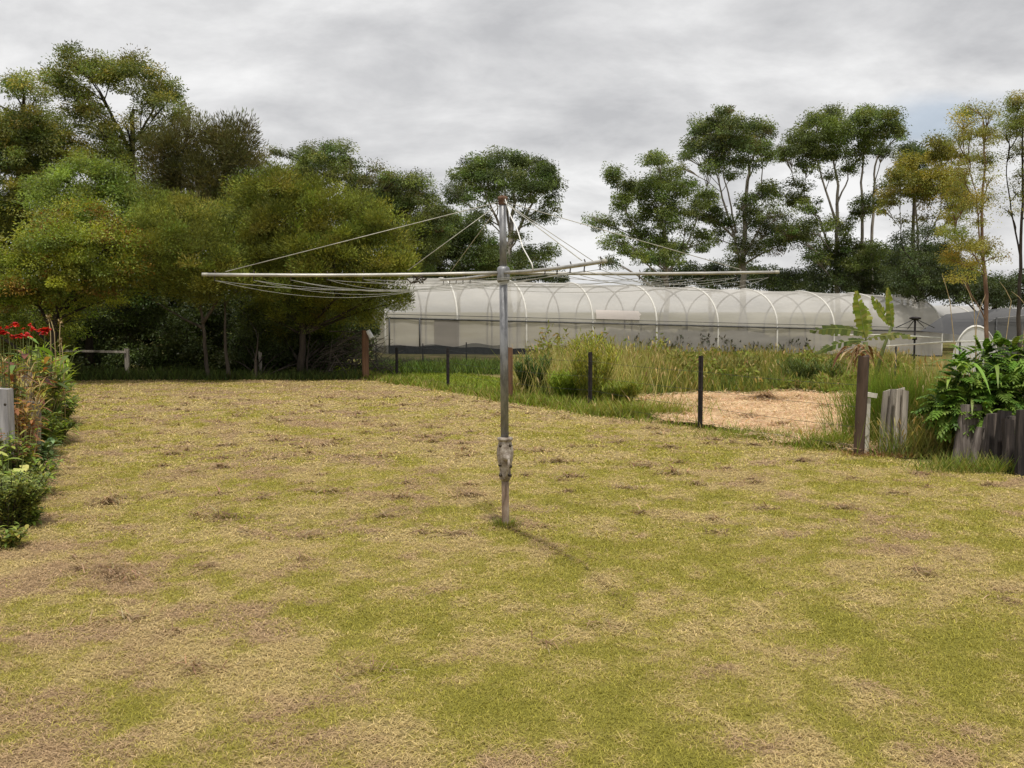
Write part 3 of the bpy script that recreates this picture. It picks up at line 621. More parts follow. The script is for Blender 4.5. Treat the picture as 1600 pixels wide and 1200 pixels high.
for i, (lab, Y, bl, tk) in enumerate((
  ('dark rounded tree with a bare patch, below the yellowing tree', 50, [(1455, 362, 18, 13, .7), (1427, 368, 16, 12, .55), (1406, 378, 16, 14, .6), (1446, 392, 20, 14, .7), (1425, 400, 16, 12, .6), (1400, 412, 20, 14, .8), (1450, 425, 40, 24), (1410, 440, 34, 20), (1470, 400, 22, 22), (1480, 440, 34, 22), (1440, 455, 50, 16)], [[(1440, 560), (1440, 440), (1438, 390)]]),
  ('dark low tree below the sparse yellow leaved gum', 52, [(1500, 440, 34, 20), (1545, 448, 34, 18), (1525, 455, 40, 16), (1490, 460, 40, 16), (1560, 460, 40, 20), (1600, 450, 34, 24), (1640, 445, 40, 30), (1580, 470, 60, 14)], [[(1540, 560), (1540, 470), (1542, 450)]]),
  ('small dark green treetop peeping above the yellowing tree', 62, [(1429, 240, 20, 13), (1418, 232, 12, 8), (1440, 250, 20, 14), (1425, 265, 24, 14)], [[(1428, 560), (1428, 300), (1429, 250)]]),
  ('wide dark bush below the tall bare limbed gum', 66, [(1030, 428, 30, 10), (1075, 424, 34, 11), (1120, 420, 30, 11), (1165, 424, 30, 11), (1205, 428, 30, 12), (1040, 444, 40, 10), (1110, 440, 44, 14), (1180, 442, 44, 14)], [[(1110, 500), (1110, 450), (1110, 430)]]),
  ('wide dark bush below the paired round heads', 60, [(1245, 436, 30, 14), (1285, 430, 32, 16), (1325, 432, 32, 16), (1370, 436, 34, 16), (1240, 452, 40, 12), (1300, 450, 44, 14), (1365, 455, 44, 14), (1220, 446, 24, 10)], [[(1300, 500), (1300, 460), (1300, 440)]]),
  ('long dark thicket closing the view behind the yellowing tree', 68, [(1340, 415, 30, 16), (1380, 408, 30, 18), (1420, 400, 30, 20), (1460, 408, 30, 20), (1500, 425, 30, 18), (1400, 435, 44, 20), (1450, 438, 44, 20), (1350, 440, 40, 18), (1520, 445, 40, 16)], [[(1420, 520), (1420, 450), (1420, 420)]]),
  ('low bush at the foot of the umbrella gum', 62, [(800, 432, 40, 12), (845, 430, 34, 12), (760, 436, 34, 12), (870, 440, 20, 8)], [[(810, 500), (810, 445), (810, 435)]]),
  )):
    tree('dark_tree', lab, Y, bl, tk, 'gum', [(.035, .05, .016), (.045, .062, .018), (.028, .038, .014)], group=DB, r=.14, thick=2.4, limbs=i < 3)
# understorey that closes the shade below the canopy: shrubs and saplings
tree('dark_evergreen_tree', 'dark evergreen filling the gap between the brownish casuarina and the olive tree', 30,
 [(400, 290, 26, 20), (425, 270, 22, 16), (380, 320, 34, 24), (230, 300, 26, 20), (240, 330, 30, 24), (420, 320, 30, 26), (300, 350, 50, 26), (370, 350, 40, 28), (220, 370, 30, 34)],
 [[(372, 585), (374, 450), (380, 340)], [(373, 480), (300, 400), (245, 330), .05]], 'bush', [(.06, .08, .02), (.075, .095, .022), (.05, .065, .018)], group=GL, r=.1, thick=1.0)
US = 'shrubs in the shade under the trees'
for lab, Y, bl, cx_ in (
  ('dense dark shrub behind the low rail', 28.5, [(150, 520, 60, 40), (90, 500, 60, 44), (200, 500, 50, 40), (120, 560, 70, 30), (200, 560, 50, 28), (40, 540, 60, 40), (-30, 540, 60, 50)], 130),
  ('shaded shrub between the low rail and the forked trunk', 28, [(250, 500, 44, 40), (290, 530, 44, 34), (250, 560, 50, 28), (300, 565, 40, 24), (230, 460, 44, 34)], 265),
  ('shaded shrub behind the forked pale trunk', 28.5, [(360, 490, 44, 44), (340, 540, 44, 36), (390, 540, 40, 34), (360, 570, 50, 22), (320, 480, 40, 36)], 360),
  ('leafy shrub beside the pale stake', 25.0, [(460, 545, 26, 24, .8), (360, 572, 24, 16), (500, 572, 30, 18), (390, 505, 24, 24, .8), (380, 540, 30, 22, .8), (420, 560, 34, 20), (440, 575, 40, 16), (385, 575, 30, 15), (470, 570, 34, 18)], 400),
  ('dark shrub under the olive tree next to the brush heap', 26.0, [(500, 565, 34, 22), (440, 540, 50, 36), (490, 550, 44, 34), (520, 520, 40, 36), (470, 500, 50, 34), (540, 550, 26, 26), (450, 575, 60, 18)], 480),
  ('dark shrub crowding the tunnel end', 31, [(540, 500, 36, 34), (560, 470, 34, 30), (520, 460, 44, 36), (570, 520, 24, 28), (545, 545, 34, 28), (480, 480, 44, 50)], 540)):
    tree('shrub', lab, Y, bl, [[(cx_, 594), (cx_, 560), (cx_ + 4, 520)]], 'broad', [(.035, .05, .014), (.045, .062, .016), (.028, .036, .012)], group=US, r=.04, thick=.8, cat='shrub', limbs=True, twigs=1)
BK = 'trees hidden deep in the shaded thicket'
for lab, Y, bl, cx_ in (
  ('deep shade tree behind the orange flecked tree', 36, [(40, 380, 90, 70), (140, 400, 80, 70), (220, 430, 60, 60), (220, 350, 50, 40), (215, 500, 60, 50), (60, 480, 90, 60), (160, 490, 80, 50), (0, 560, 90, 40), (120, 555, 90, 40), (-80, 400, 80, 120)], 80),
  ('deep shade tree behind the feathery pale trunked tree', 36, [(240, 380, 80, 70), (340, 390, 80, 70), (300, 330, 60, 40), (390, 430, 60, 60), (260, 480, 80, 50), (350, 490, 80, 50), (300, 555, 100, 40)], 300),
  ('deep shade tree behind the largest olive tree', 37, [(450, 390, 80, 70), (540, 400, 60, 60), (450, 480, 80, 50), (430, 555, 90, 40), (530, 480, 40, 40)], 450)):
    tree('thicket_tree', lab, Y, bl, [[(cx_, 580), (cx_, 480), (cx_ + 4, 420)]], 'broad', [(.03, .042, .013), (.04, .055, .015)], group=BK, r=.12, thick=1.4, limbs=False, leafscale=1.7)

# ------------------------------------------------------------------ net-covered tunnel
def tunnel(name, label, A, B, hw, zr, zt, mats, nh, drop, extra=False, group=None):
    """A: near bottom corner at one end, B: at the other end (ground xy); hw half width; zr rail height; zt ridge height."""
    A = Vector(A); B = Vector(B); ax = (B - A).normalized(); pr = Vector((-ax.y, ax.x)); Ln = (B - A).length
    o = empty(name, (A.x, A.y, 0), label, 'netted tunnel', group)
    def P(t, s, z):  # t along, s across from the near wall
        q = A + ax * t + pr * s; return Vector((q.x, q.y, z - drop * t))
    def prof(a):     # a 0..pi over the arch
        return hw - hw * math.cos(a), zr + (zt - zr) * math.sin(a) ** .92
    K = 22; T = np.linspace(0, Ln, nh * 4 + 1)
    rows = [[P(t, prof(a)[0], prof(a)[1] - .05 * (1 - abs(2 * ((t / Ln * nh) % 1) - 1)) * math.sin(a)) for t in T] for a in np.linspace(0, math.pi, K)]
    MB().grid(rows).build('roof_net', M[mats[0]], o)
    for s in (0, 2 * hw):
        MB().grid([[P(t, s + .03 * math.sin(t * 2.1 + z * 3), z) for t in T] for z in np.linspace(-.1, zr, 5)]).build('side_net', M[mats[1]], o)
    for t in (0, Ln):
        mb = MB(); top = [P(t, *prof(a)) for a in np.linspace(0, math.pi, K)]; bot = [P(t, prof(a)[0], -.1) for a in np.linspace(0, math.pi, K)]
        mb.grid([bot, top]).build('end_net', M[mats[1]], o)
    for i in range(nh + 1):
        t = Ln * i / nh
        pts = [P(t, 0, -.1), P(t, 0, zr * .5)] + [P(t, *prof(a)) for a in np.linspace(0, math.pi, 26)] + [P(t, 2 * hw, -.1)]
        mb = MB(); half = len(pts) // 2 + 1
        MB().tube(pts[:half + 1], .042, 8).build('hoop', M['hoop'], o)
        MB().tube([P(t, 2 * hw - .06 - (2 * hw - .12) * k / 60, 0) if 0 else P(t, hw + (hw - .05) * math.sin(k / 60 * math.pi / 2), zr + (zt - zr - .10) * math.cos(k / 60 * math.pi / 2) ** .92) for k in range(61)] + [P(t, 2 * hw - .05, -.1)], .036, 6).build('pipe_hoop', M['hoopdark'], o)  # far half of the hoop coloured dark for its shade behind the net
    for i in range(nh):
        t = Ln * (i + .5) / nh
        MB().tube([P(t, .05, -.1), P(t, .05, zr * .5)] + [P(t, hw - (hw - .05) * math.cos(a), zr + (zt - zr - .13) * math.sin(a) ** .92) for a in np.linspace(0, math.pi, 40)] + [P(t, 2 * hw - .05, -.1)], .03, 6).build('pipe_hoop', M['hoopdark'], o)
    for s in (-.05, 2 * hw + .05):
        MB().tube([P(0, s, zr), P(Ln, s, zr)], .028, 6).build('rail', M['hoopdark'], o)
        MB().tube([P(0, s, zr + .16), P(Ln, s, zr + .16)], .012, 6).build('rail', M['hoopdark'], o)
    return o, P, prof, Ln
tn, TP, TPR, TL = tunnel('netted_tunnel', 'long white net covered grow tunnel stretching behind the wire fence', (-4.95, 40.0), (19.95, 47.55), 3.0, 1.38, 3.12, ('net', 'net_side'), 9, .027)
# black weed mat along its foot, with a slumped top edge
T = np.linspace(0.1, TL, 160)
MB().grid([[TP(t, -.10 - .04 * math.sin(t * 5), z * (.30 + .03 * math.sin(t * .9) + .025 * math.sin(t * 3.7))) for t in T] for z in (0, .5, 1)]).build('weed_mat_skirt', M['weedmat'], tn)
# patches on the net
def patch(t0, t1, a0, a1, name, mat, off=.08, rag=0.0):
    rows = []
    for a in np.linspace(a0, a1, 6):
        row = []
        for j, t in enumerate(np.linspace(t0, t1, 9)):
            s, z = TPR(a); tt = t + (random.uniform(-rag, rag) if j == 8 else 0)
            row.append(TP(tt, s - off * math.cos(a), z + off))
        rows.append(row)
    MB().grid(rows).build(name, M[mat], tn)
patch(8.8, 10.8, .05, .25, 'net_patch', 'net_pink', rag=.08)
MB().grid([[TP(t, -.04, z) for t in (1.95, 2.5, 2.95)] for z in (.25, .9, 1.36)]).build('door_panel', M['net_panel'], tn)
for t in (0.15, 1.35): MB().tube([TP(t, -.1, -.1), TP(t, -.1, 1.42)], .03, 6).build('end_post', M['hoopdark'], tn)
for t in np.arange(2.2, TL, 2.9): MB().tube([TP(t, .1, -.1), TP(t, .1, 1.4)], .022, 6).build('inner_post', M['hoopdark'], tn)
# crop rows inside, dim through the net
f = Fol(); n = 42000; t = rng.uniform(10.5, 19, n); row = rng.integers(0, 3, n)
s = .45 + 2.0 * row + rng.normal(0, .2, n); h = .35 + 1.1 * fbm(t * .8, row * 3.0, 51)
z = rng.uniform(0, 1, n) * h
q = np.array([TP(a, b, c) for a, b, c in zip(t, s, z)])
f.diamonds(q, rand_unit(n) + np.array([0, 0, .3]), .2, .09, pick([(.05, .055, .03), (.035, .045, .022), (.08, .075, .05)], n))
tag(f.build('crop_rows', M['leaf']), 'dim leafy crop rows growing inside the long net tunnel', 'crop', kind='stuff')

tunnel('netted_tunnel', 'second grey net tunnel beyond the far end of the long one', (22.5, 56.0), (42, 57.5), 3.2, 1.0, 1.95, ('net_far', 'net_far'), 7, .0)
# charcoal shade-cloth shelter in front of it
A = at(1505, 522, 33); B = at(1640, 520, 33)
sh = empty('shade_shelter', (A.x, 33, float(terrain(A.x, 33))), 'dark charcoal shade cloth shelter with a sloping top beyond the leafy shrub', 'shelter')
a0, a1, a2 = at(1508, 524, 32), at(1556, 497, 32.5), at(1660, 486, 33)
MB().grid([[a0, a1, a2], [a0 + Vector((.2, 4, .05)), a1 + Vector((.1, 4, .1)), a2 + Vector((0, 4, .1))]]).build('roof_cloth', M['net_slate'], sh)
MB().grid([[Vector((p.x, p.y, -.4)) for p in (a0, a1, a2)], [p - Vector((0, 0, .006)) for p in (a0, a1, a2)]]).build('side_cloth', M['net_slate'], sh)
for p in (a0, a1, a2): MB().tube([(p.x, p.y - .06, -.4), p + Vector((0, -.06, .02))], .03, 7).build('pole', M['hoopdark'], sh)
# small white net igloo
ig = at(1524, 560, 24); io = empty('net_cloche', (ig.x, ig.y, 0), 'small domed white net cloche beyond the leafy shrub', 'cloche')
rx_ = 36 / F * 24; zt_ = at(1524, 510, 24).z
rows = []
for a in np.linspace(0, math.pi, 17):
    rows.append([Vector((ig.x - rx_ * math.cos(a) + .45 * d, ig.y + d, .35 + (zt_ - .35) * math.sin(a) ** .9 if 0 < a < math.pi - .01 else 0)) for d in np.linspace(0, 1.2, 6)])
MB().grid(rows).build('cover_net', M['net_white'], io)
for e_ in (0, -1): MB().grid([[Vector((r_[e_].x, r_[e_].y, -.02)) for r_ in rows], [r_[e_] for r_ in rows]]).build('end_net', M['net_white'], io)
for d in (-.01, .6, 1.21): MB().tube([r_[0] + Vector((.45 * d, d, 0)) for r_ in rows], .018, 6).build('hoop', M['hoop'], io)

# ------------------------------------------------------------------ rotary clothes hoist
PB = gnd(790, 825); PB.z = 0
hoist = empty('rotary_clothes_hoist', PB, 'large weathered steel rotary clothes hoist standing in the middle of the lawn', 'clothes hoist')
YP = PB.y
def pp(z):  # the pole leans very slightly
    t = z / 2.62; return Vector((PB.x + (-.022) * t, YP, z))
ztop = at(786, 310, YP).z; zarm = at(787, 426, YP).z; zg1 = at(788, 686, YP).z; zg0 = at(789, 745, YP).z
MB().tube([pp(-.06), pp(.03), pp(zg0 + .05)], [.031, .0295, .0295], 16).build('base_post', M['rusty'], hoist)
MB().tube([pp(zg1 - .02), pp(zarm - .02)], .0315, 18).build('outer_pole', M['galv'], hoist)
MB().tube([pp(zarm - .03), pp(ztop)], .0275, 16).build('inner_pole', M['galv'], hoist)
g = MB(); c0 = pp(zg0); hgt = zg1 - zg0
g.lathe(c0, [(.034, -.03), (.045, -.01), (.047, .02), (.043, .05), (.050, .09), (.062, .14), (.067, .18), (.066, .21), (.058, .25), (.051, hgt - .02), (.052, hgt - .012), (.061, hgt - .008), (.061, hgt + .012), (.036, hgt + .016)], 22)
gh = g.build('gear_housing', M['cast'], hoist)
gz = zg0 + .165
MB().lathe(Vector((c0.x + .012, c0.y - .055, gz)), [(.030, 0), (.033, .012), (.026, .03), (.018, .045), (.016, .06)], 14, (.25, -1, -.1)).build('crank_boss', M['cast'], hoist)
bb = MB().tube([(c0.x + .03, c0.y - .115, gz - .01), (c0.x + .028, c0.y - .13, gz - .05), (c0.x + .006, c0.y - .10, gz - .17)], [.009, .010, .007], 8)
bb.build('crank_handle', M['cast'], hoist)
for dx, dz in ((-.034, .255), (.036, .255), (-.038, .10), (.040, .09), (-.034, .02), (.036, .02)):
    MB().lathe((c0.x + dx, c0.y - .036, zg0 + dz), [(.013, 0), (.013, .014), (.008, .016), (.006, .024)], 8, (dx * 12, -1, 0)).build('bolt', M['bolt'], hoist)
MB().lathe(pp(ztop - .05), [(.030, 0), (.034, .008), (.034, .04), (.038, .045), (.038, .062), (.02, .07)], 16).build('head_cap', M['rust'], hoist)
MB().lathe(pp(zarm - .05), [(.036, -.03), (.048, -.02), (.05, .0), (.05, .07), (.046, .09), (.03, .1)], 18).build('arm_hub', M['galv'], hoist)
tips = [at(318, 429, 7.62), at(690, 437, 10.15), at(1215, 425, 8.55), at(945, 408, 6.0)]
hubp = pp(zarm)
for i, tp in enumerate(tips):
    d = (tp - hubp).normalized()
    a = MB(); n_ = 8; pts = [hubp.lerp(tp, t) - Vector((0, 0, .012 * math.sin(t * math.pi))) for t in np.linspace(.01, 1, n_)]
    a.tube(pts, [.0128] * (n_ - 1) + [.0122], 12); am = a.build('arm', M['galv_arm'], hoist)
    MB().tube([tp - d * .03, tp + d * .012], .0134, 12).build('end_cap', M['wire'], hoist)
    for fr in (.965, .84, .72, .60, .48):
        p = hubp.lerp(tp, fr) - Vector((0, 0, .012 * math.sin(fr * math.pi)))
        MB().tube([p + Vector((0, 0, .032)), p + Vector((.006, 0, .015)), p + Vector((0, 0, -.03)), p + Vector((0, 0, -.048))], .004, 6).build('line_clip', M['bolt'], hoist)
    sp = {0: (.93, .33), 1: (.90,), 2: (.86, .36), 3: (.82,)}[i]
    for fr in sp:
        MB().tube([pp(ztop - .02), hubp.lerp(tp, fr) + Vector((0, 0, .02))], .0032 if fr > .5 else .0028, 6).build('stay', M['wire'], hoist)
for i in range(4):
    ta, tb = tips[i], tips[(i + 1) % 4]
    for fr in (.965, .84, .72, .60, .48):
        p0 = hubp.lerp(ta, fr) - Vector((0, 0, .045)); p1 = hubp.lerp(tb, fr) - Vector((0, 0, .045)); sg = random.uniform(.05, .15) * fr
        MB().tube([p0.lerp(p1, t) - Vector((0, 0, 4 * t * (1 - t) * sg)) for t in np.linspace(0, 1, 13)], .0019, 5).build('clothes_line', M['line'], hoist)
q0, q1, q2 = pp(ztop - .01) + Vector((.02, -.03, 0)), at(808, 358, 7.55), at(831, 412, 7.0)
rp = MB().tube([q0, q0.lerp(q1, .5) + Vector((-.006, 0, -.01)), q1, q1.lerp(q2, .5) + Vector((-.01, 0, -.012)), q2, q2 + Vector((.01, 0, -.05))], .0042, 6)
rp.build('knotted_cord', M['rope'], hoist)
# wire bracket tangled below one arm
br = hubp.lerp(tips[0], .30)
mb = MB()
for k in range(5): mb.tube([br + Vector((random.uniform(-.09, .09), random.uniform(-.03, .03), -.02)), br + Vector((random.uniform(-.06, .06), random.uniform(-.04, .04), -.075)), br + Vector((random.uniform(-.09, .09), random.uniform(-.03, .03), -.04))], .006, 5)
mb.build('wire_bracket', M['bolt'], hoist)
# tuft of uncut grass at the foot of the post
f = Fol(); n = 380; ang = rng.uniform(0, 6.28, n); rr = np.abs(rng.normal(0, .05, n)) + .028
f.strips(np.c_[PB.x + rr * np.cos(ang), PB.y + rr * np.sin(ang), np.full(n, .005)], np.c_[np.cos(ang) * .4, np.sin(ang) * .4, np.ones(n)], rng.uniform(.05, .13, n), .006, .3, pick([(.16, .2, .04), (.22, .24, .06), (.3, .27, .1)], n), 3)
tag(f.build('grass_tuft', M['grass']), 'uncut grass tuft at the foot of the hoist post', 'grass tuft', kind='stuff')

# ------------------------------------------------------------------ wire fence
FP = [gnd(620, 590), gnd(700, 607), gnd(922, 640), gnd(1094, 672)]
TOPS = [543, 543, 550, 556]
ft = empty('wire_fence', gnd(1345, 712), 'wire fence on black star pickets and timber posts, dividing lawn from weeds', 'fence')
for p, ty in zip(FP, TOPS):
    h = at(0, ty, p.y).z
    mb = MB()
    for k in range(3):
        a = k * 2.094 + .5; mb.box((p.x + .017 * math.cos(a), p.y + .017 * math.sin(a), h / 2 - .1), (.042, .009, h + .2), Matrix.Rotation(a, 3, 'Z'))
    mb.build('star_picket', M['picket'], ft, smooth=False)
def rough_post(name, p, h, r, mat, parent, lean=(0, 0), n=10):
    mb = MB(); ph = random.random() * 6
    b = len(mb.v); rows = 9
    for i in range(rows):
        z = -.1 + (h + .1) * i / (rows - 1)
        for k in range(n):
            a = 2 * math.pi * k / n; rr = r * (1 + .10 * math.sin(3 * a + ph) + random.uniform(-.05, .05))
            mb.v.append(Vector((p.x + lean[0] * z + rr * math.cos(a), p.y + lean[1] * z + rr * math.sin(a), z + (random.uniform(-.02, .02) if i == rows - 1 else 0))))
    for i in range(rows - 1):
        for k in range(n):
            q = b + i * n; k2 = (k + 1) % n; mb.f.append((q + k, q + k2, q + n + k2, q + n + k))
    mb.f.append(tuple(b + (rows - 1) * n + k for k in range(n)))
    return mb.build(name, M[mat], parent, smooth=False)
gp = gnd(1342, 712); rough_post('timber_post', gp, at(0, 556, gp.y).z, .066, 'timber_dark', ft, (.03, 0))
mpst = gnd(797, 626); rough_post('timber_post', mpst, at(0, 543, mpst.y).z, .055, 'timber_orange', ft)
lp = gnd(571, 592); rough_post('timber_post', lp, at(0, 517, lp.y).z, .085, 'timber_orange', ft)
line = [lp, FP[0], FP[1], mpst, FP[2], FP[3], gp]
for z in (.12, .34, .58, .84):
    pts = []
    for a, b in zip(line[:-1], line[1:]):
        for t in (0, .33, .66): q = a.lerp(b, t); pts.append(Vector((q.x, q.y - .05, z - (.015 if t else 0))))
    pts.append(Vector((gp.x, gp.y - .05, z)))
    MB().tube(pts, .0022, 5).build('fence_wire', M['hoopdark'], ft)
# tin can cover upside down on the corner post
tn_ = at(578, 524, lp.y - .05)
MB().lathe(tn_ - Vector((0.05, 0, -.12)), [(.05, 0), (.055, .01), (.062, .20), (.066, .21), (.05, .215)], 14, (.55, -.1, -1)).build('tin_cover', M['tin'])
tag(bpy.data.objects['tin_cover'], 'tilted white tin capping the orange timber corner post', 'tin')
# dark shade cloth hung low between the corner post and the weeds
sc_ = empty('shade_cloth_fence', at(585, 590, 29), 'low dark shade cloth screen along the tunnel side of the green strip', 'screen')
sc_.location.z = 0
pa, pb_ = at(583, 590, 29.5), at(790, 590, 33)
MB().grid([[Vector((pa.x + (pb_.x - pa.x) * t, pa.y + (pb_.y - pa.y) * t, z * (.62 + .05 * math.sin(t * 19)))) for t in np.linspace(0, 1, 30)] for z in (0, .5, 1)]).build('cloth', M['net_dark'], sc_)
for t in (.02, .35, .68, .98):
    q = pa.lerp(pb_, t); MB().tube([(q.x, q.y + .04, -.1), (q.x, q.y + .04, .7)], .02, 6).build('stake', M['picket'], sc_)

# ------------------------------------------------------------------ old rail, stake and brush heap in the shade
rl_ = gnd(199, 588); rl_.z = 0
ro = empty('post_and_rail', rl_, 'weathered post with one grey rail standing in deep shade', 'rail fence')
h = at(0, 545, rl_.y).z
mb = MB().board(rl_ - Vector((0, 0, .1)), rl_ + Vector((0, 0, h)), .10, .08, (1, 0, 0)); mb.build('post', M['timber_grey'], ro, False)
r1 = at(196, 550, rl_.y - .06); r0 = at(60, 547, rl_.y + .5)
MB().board(r0, r1, .055, .04, (0, 0, 1), 8, .02).build('rail', M['timber_grey'], ro, False)
p2 = r0 + Vector((.05, .06, 0)); MB().board(Vector((p2.x, p2.y, -.1)), p2 + Vector((0, 0, .05)), .10, .08, (1, 0, 0)).build('post', M['timber_grey'], ro, False)
sk = gnd(407, 588); st_ = MB().board(Vector((sk.x, sk.y, -.05)), Vector((sk.x, sk.y, at(0, 550, sk.y).z)), .075, .04, (1, 0, 0), 5, .06)
tag(st_.build('stake', M['timber_grey'], None, False), 'short pale timber stake among shaded shrubs', 'stake')
hp = gnd(538, 590); mb = MB()
for k in range(150):
    a = Vector((hp.x + random.gauss(0, .55), hp.y + .9 + random.gauss(0, .45), 0)); hmax = 1.15 * math.exp(-((a.x - hp.x) / .8) ** 2)
    a.z = random.uniform(.02, max(.1, hmax)); d = Vector((random.uniform(-1, 1) + .4, random.uniform(-.5, .5), random.uniform(-.1, .75))).normalized()
    limb(mb, a - d * random.uniform(.2, .7), a + d * random.uniform(.3, .8), random.uniform(.008, .022), .004, 5, 4, .2)
tag(mb.build('brush_heap', M['bark_dim']), 'heap of dull brown cut branches beside the orange corner post', 'brush heap')

# ------------------------------------------------------------------ tall weeds (uncountable) between fence and tunnel
def grass_field(f, x, y, h, w, cols, lean=.25, seed=0, head=0):
    n = len(x); ang = rng.uniform(0, 6.28, n); ln = np.abs(rng.normal(lean, .18, n))
    z = terrain(x, y); P = np.c_[x, y, z]; D = np.c_[np.cos(ang) * ln, np.sin(ang) * ln, np.ones(n)]
    c = pick(cols, n, .2, .07)
    f.strips(P, D, h, w, rng.uniform(.05, .35, n), c, 3, [1, .8, .55, .1], side=np.c_[np.cos(ang * 3.1), np.sin(ang * 3.1), np.zeros(n)])
    if head:
        k = rng.random(n) < head; D2 = nrmz(D[k]); tip = P[k] + D2 * h[k][:, None] * .92; tip[:, 2] -= .18 * h[k] * .8
        f.strips(tip, D2 + .2 * rng.normal(size=(k.sum(), 3)), .16, w[k] * 1.9, .3, pick([(.42, .32, .15), (.36, .26, .12), (.30, .25, .10)], int(k.sum())), 2, [.6, 1, .2])
f = Fol()
n = 70000; y = rng.uniform(19.9, 33, n); px = rng.uniform(800, 1420, n); x = (px - 800) / 1600 * y
hm = fbm(x * .9, y * .7, 61); keep = (rng.random(n) < .15 + 1.2 * hm) & ~mulch_keep(x, y)
x, y, px, hm = x[keep], y[keep], px[keep], hm[keep]; n = len(x)
ph = sstep(800, 905, px) * (1 + .7 * np.exp(-((px - 940) / 55) ** 2) * fbm(x * 2.2, y * .6, 91) * 1.4) * (1 - .38 * sstep(1020, 1120, px))
hh = (.25 + 1.05 * hm) * (.45 + .55 * ph) * rng.uniform(.45, 1.25, n) * (.75 + .25 * sstep(20, 25, y))
gr = fbm(x * 1.1, y * .8, 67) + .12 * rng.normal(size=n)
for lo, hi, cols, wd, sc, hd in ((-9, .36, [(.30, .25, .10), (.38, .31, .14), (.23, .19, .075)], .014, .9, .10), (.36, .47, [(.30, .28, .065), (.24, .25, .05), (.34, .30, .09)], .016, 1.0, .06), (.47, .58, [(.21, .21, .045), (.24, .24, .055), (.16, .19, .04)], .02, .9, .06), (.58, 9, [(.14, .18, .04), (.10, .13, .03), (.16, .20, .045)], .026, .75, 0)):
    k = (gr >= lo) & (gr < hi)
    grass_field(f, x[k], y[k], hh[k] * sc, np.full(k.sum(), wd), cols, .33, head=hd)
n = 3000; px = rng.normal(925, 48, n).clip(812, 1040); y = rng.uniform(19.4, 24, n); x = (px - 800) / 1600 * y
grass_field(f, x, y, rng.uniform(.7, 1.55, n) * (.55 + .6 * fbm(x * 3, y, 101)), np.full(n, .010), [(.40, .36, .12), (.34, .33, .09), (.28, .30, .06), (.46, .39, .17)], .38, head=.12)
n = 60000; y = rng.uniform(20.5, 31, n); px = rng.uniform(825, 1420, n); x = (px - 800) / 1600 * y
d = fbm(x * 1.0, y * .8, 81); k = (d > .50) & ~mulch_keep(x, y); x, y, d, px = x[k], y[k], d[k], px[k]; n = len(x)
hz = (d - .46) * 3.3 * (.55 + .45 * sstep(20, 24, y)) * (1 - .3 * sstep(1020, 1120, px)); P = np.c_[x, y, terrain(x, y) + hz * rng.random(n) ** .8]
tn2 = fbm(x * 2.1, y * 1.7, 85)[:, None]
f.diamonds(P, rand_unit(n) + np.array([0, 0, .25]), rng.uniform(.09, .18, n), .05, pick([(.21, .24, .05), (.17, .21, .04), (.25, .25, .06), (.25, .2, .07)], n, .18) * (.6 + .8 * tn2))
tag(f.build('tall_weeds', M['grass']), 'tall yellowing weeds gone to seed between the fence and the net tunnel', 'weeds', kind='stuff')
# lush strip along the foot of the fence
f = Fol(); n = 26000; y = rng.uniform(12.3, 26.5, n); off = np.abs(rng.normal(0, .38, n)) * rng.choice([-.45, 1], n); x = FX(y) + off + (fbm(y * 1.1, y * 0, 71) - .5) * .5
dn = np.where(y > 16.3, .75, np.where((y > 13.8) & (y < 14.4), .25, np.where(y < 12.9, .4, .10)))
k = rng.random(n) < dn * (.3 + 1.1 * fbm(x * 1.2, y * 1.2, 73)); x, y = x[k], y[k]; n = len(x)
grass_field(f, x, y, rng.uniform(.06, .28, n) * (.3 + 1.2 * fbm(x * 1.4, y, 75)), .001 * y, [(.17, .23, .03), (.21, .26, .035), (.14, .19, .026), (.26, .26, .06), (.30, .26, .10)], .6)
tag(f.build('fence_line_grass', M['grass']), 'lush uncut green grass along the foot of the wire fence', 'grass', kind='stuff')
f = Fol(); n = 16000; y = rng.uniform(18, 31, n); x = FX(y) + rng.uniform(.2, 3.2, n)
grass_field(f, x, y, rng.uniform(.04, .11, n), np.full(n, .022), [(.20, .25, .035), (.24, .27, .04), (.16, .20, .03)], .6)
y = rng.uniform(27, 31.5, 6000); x = rng.uniform(-4.2, .3, 6000)
grass_field(f, x, y, rng.uniform(.1, .42, 6000), np.full(6000, .028), [(.09, .14, .03), (.12, .17, .035), (.07, .10, .028)], .5)
tag(f.build('paddock_turf', M['grass']), 'green grass strip between the wire fence and the dark shade cloth', 'grass', kind='stuff')
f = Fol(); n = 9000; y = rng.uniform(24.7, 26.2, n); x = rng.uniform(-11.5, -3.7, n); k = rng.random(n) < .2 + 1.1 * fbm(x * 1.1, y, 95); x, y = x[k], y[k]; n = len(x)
grass_field(f, x, y, rng.uniform(.08, .42, n) * (.3 + 1.1 * fbm(x * 1.5, y, 97)), np.full(n, .024), [(.06, .085, .022), (.08, .11, .025), (.05, .065, .02)], .5)  # real fringe grass, its green darkened to draw the lawn-edge shade line
tag(f.build('shade_grass', M['grass']), 'uncut grass fringing the lawn, with the tree shade put into its dark green', 'grass', kind='stuff')
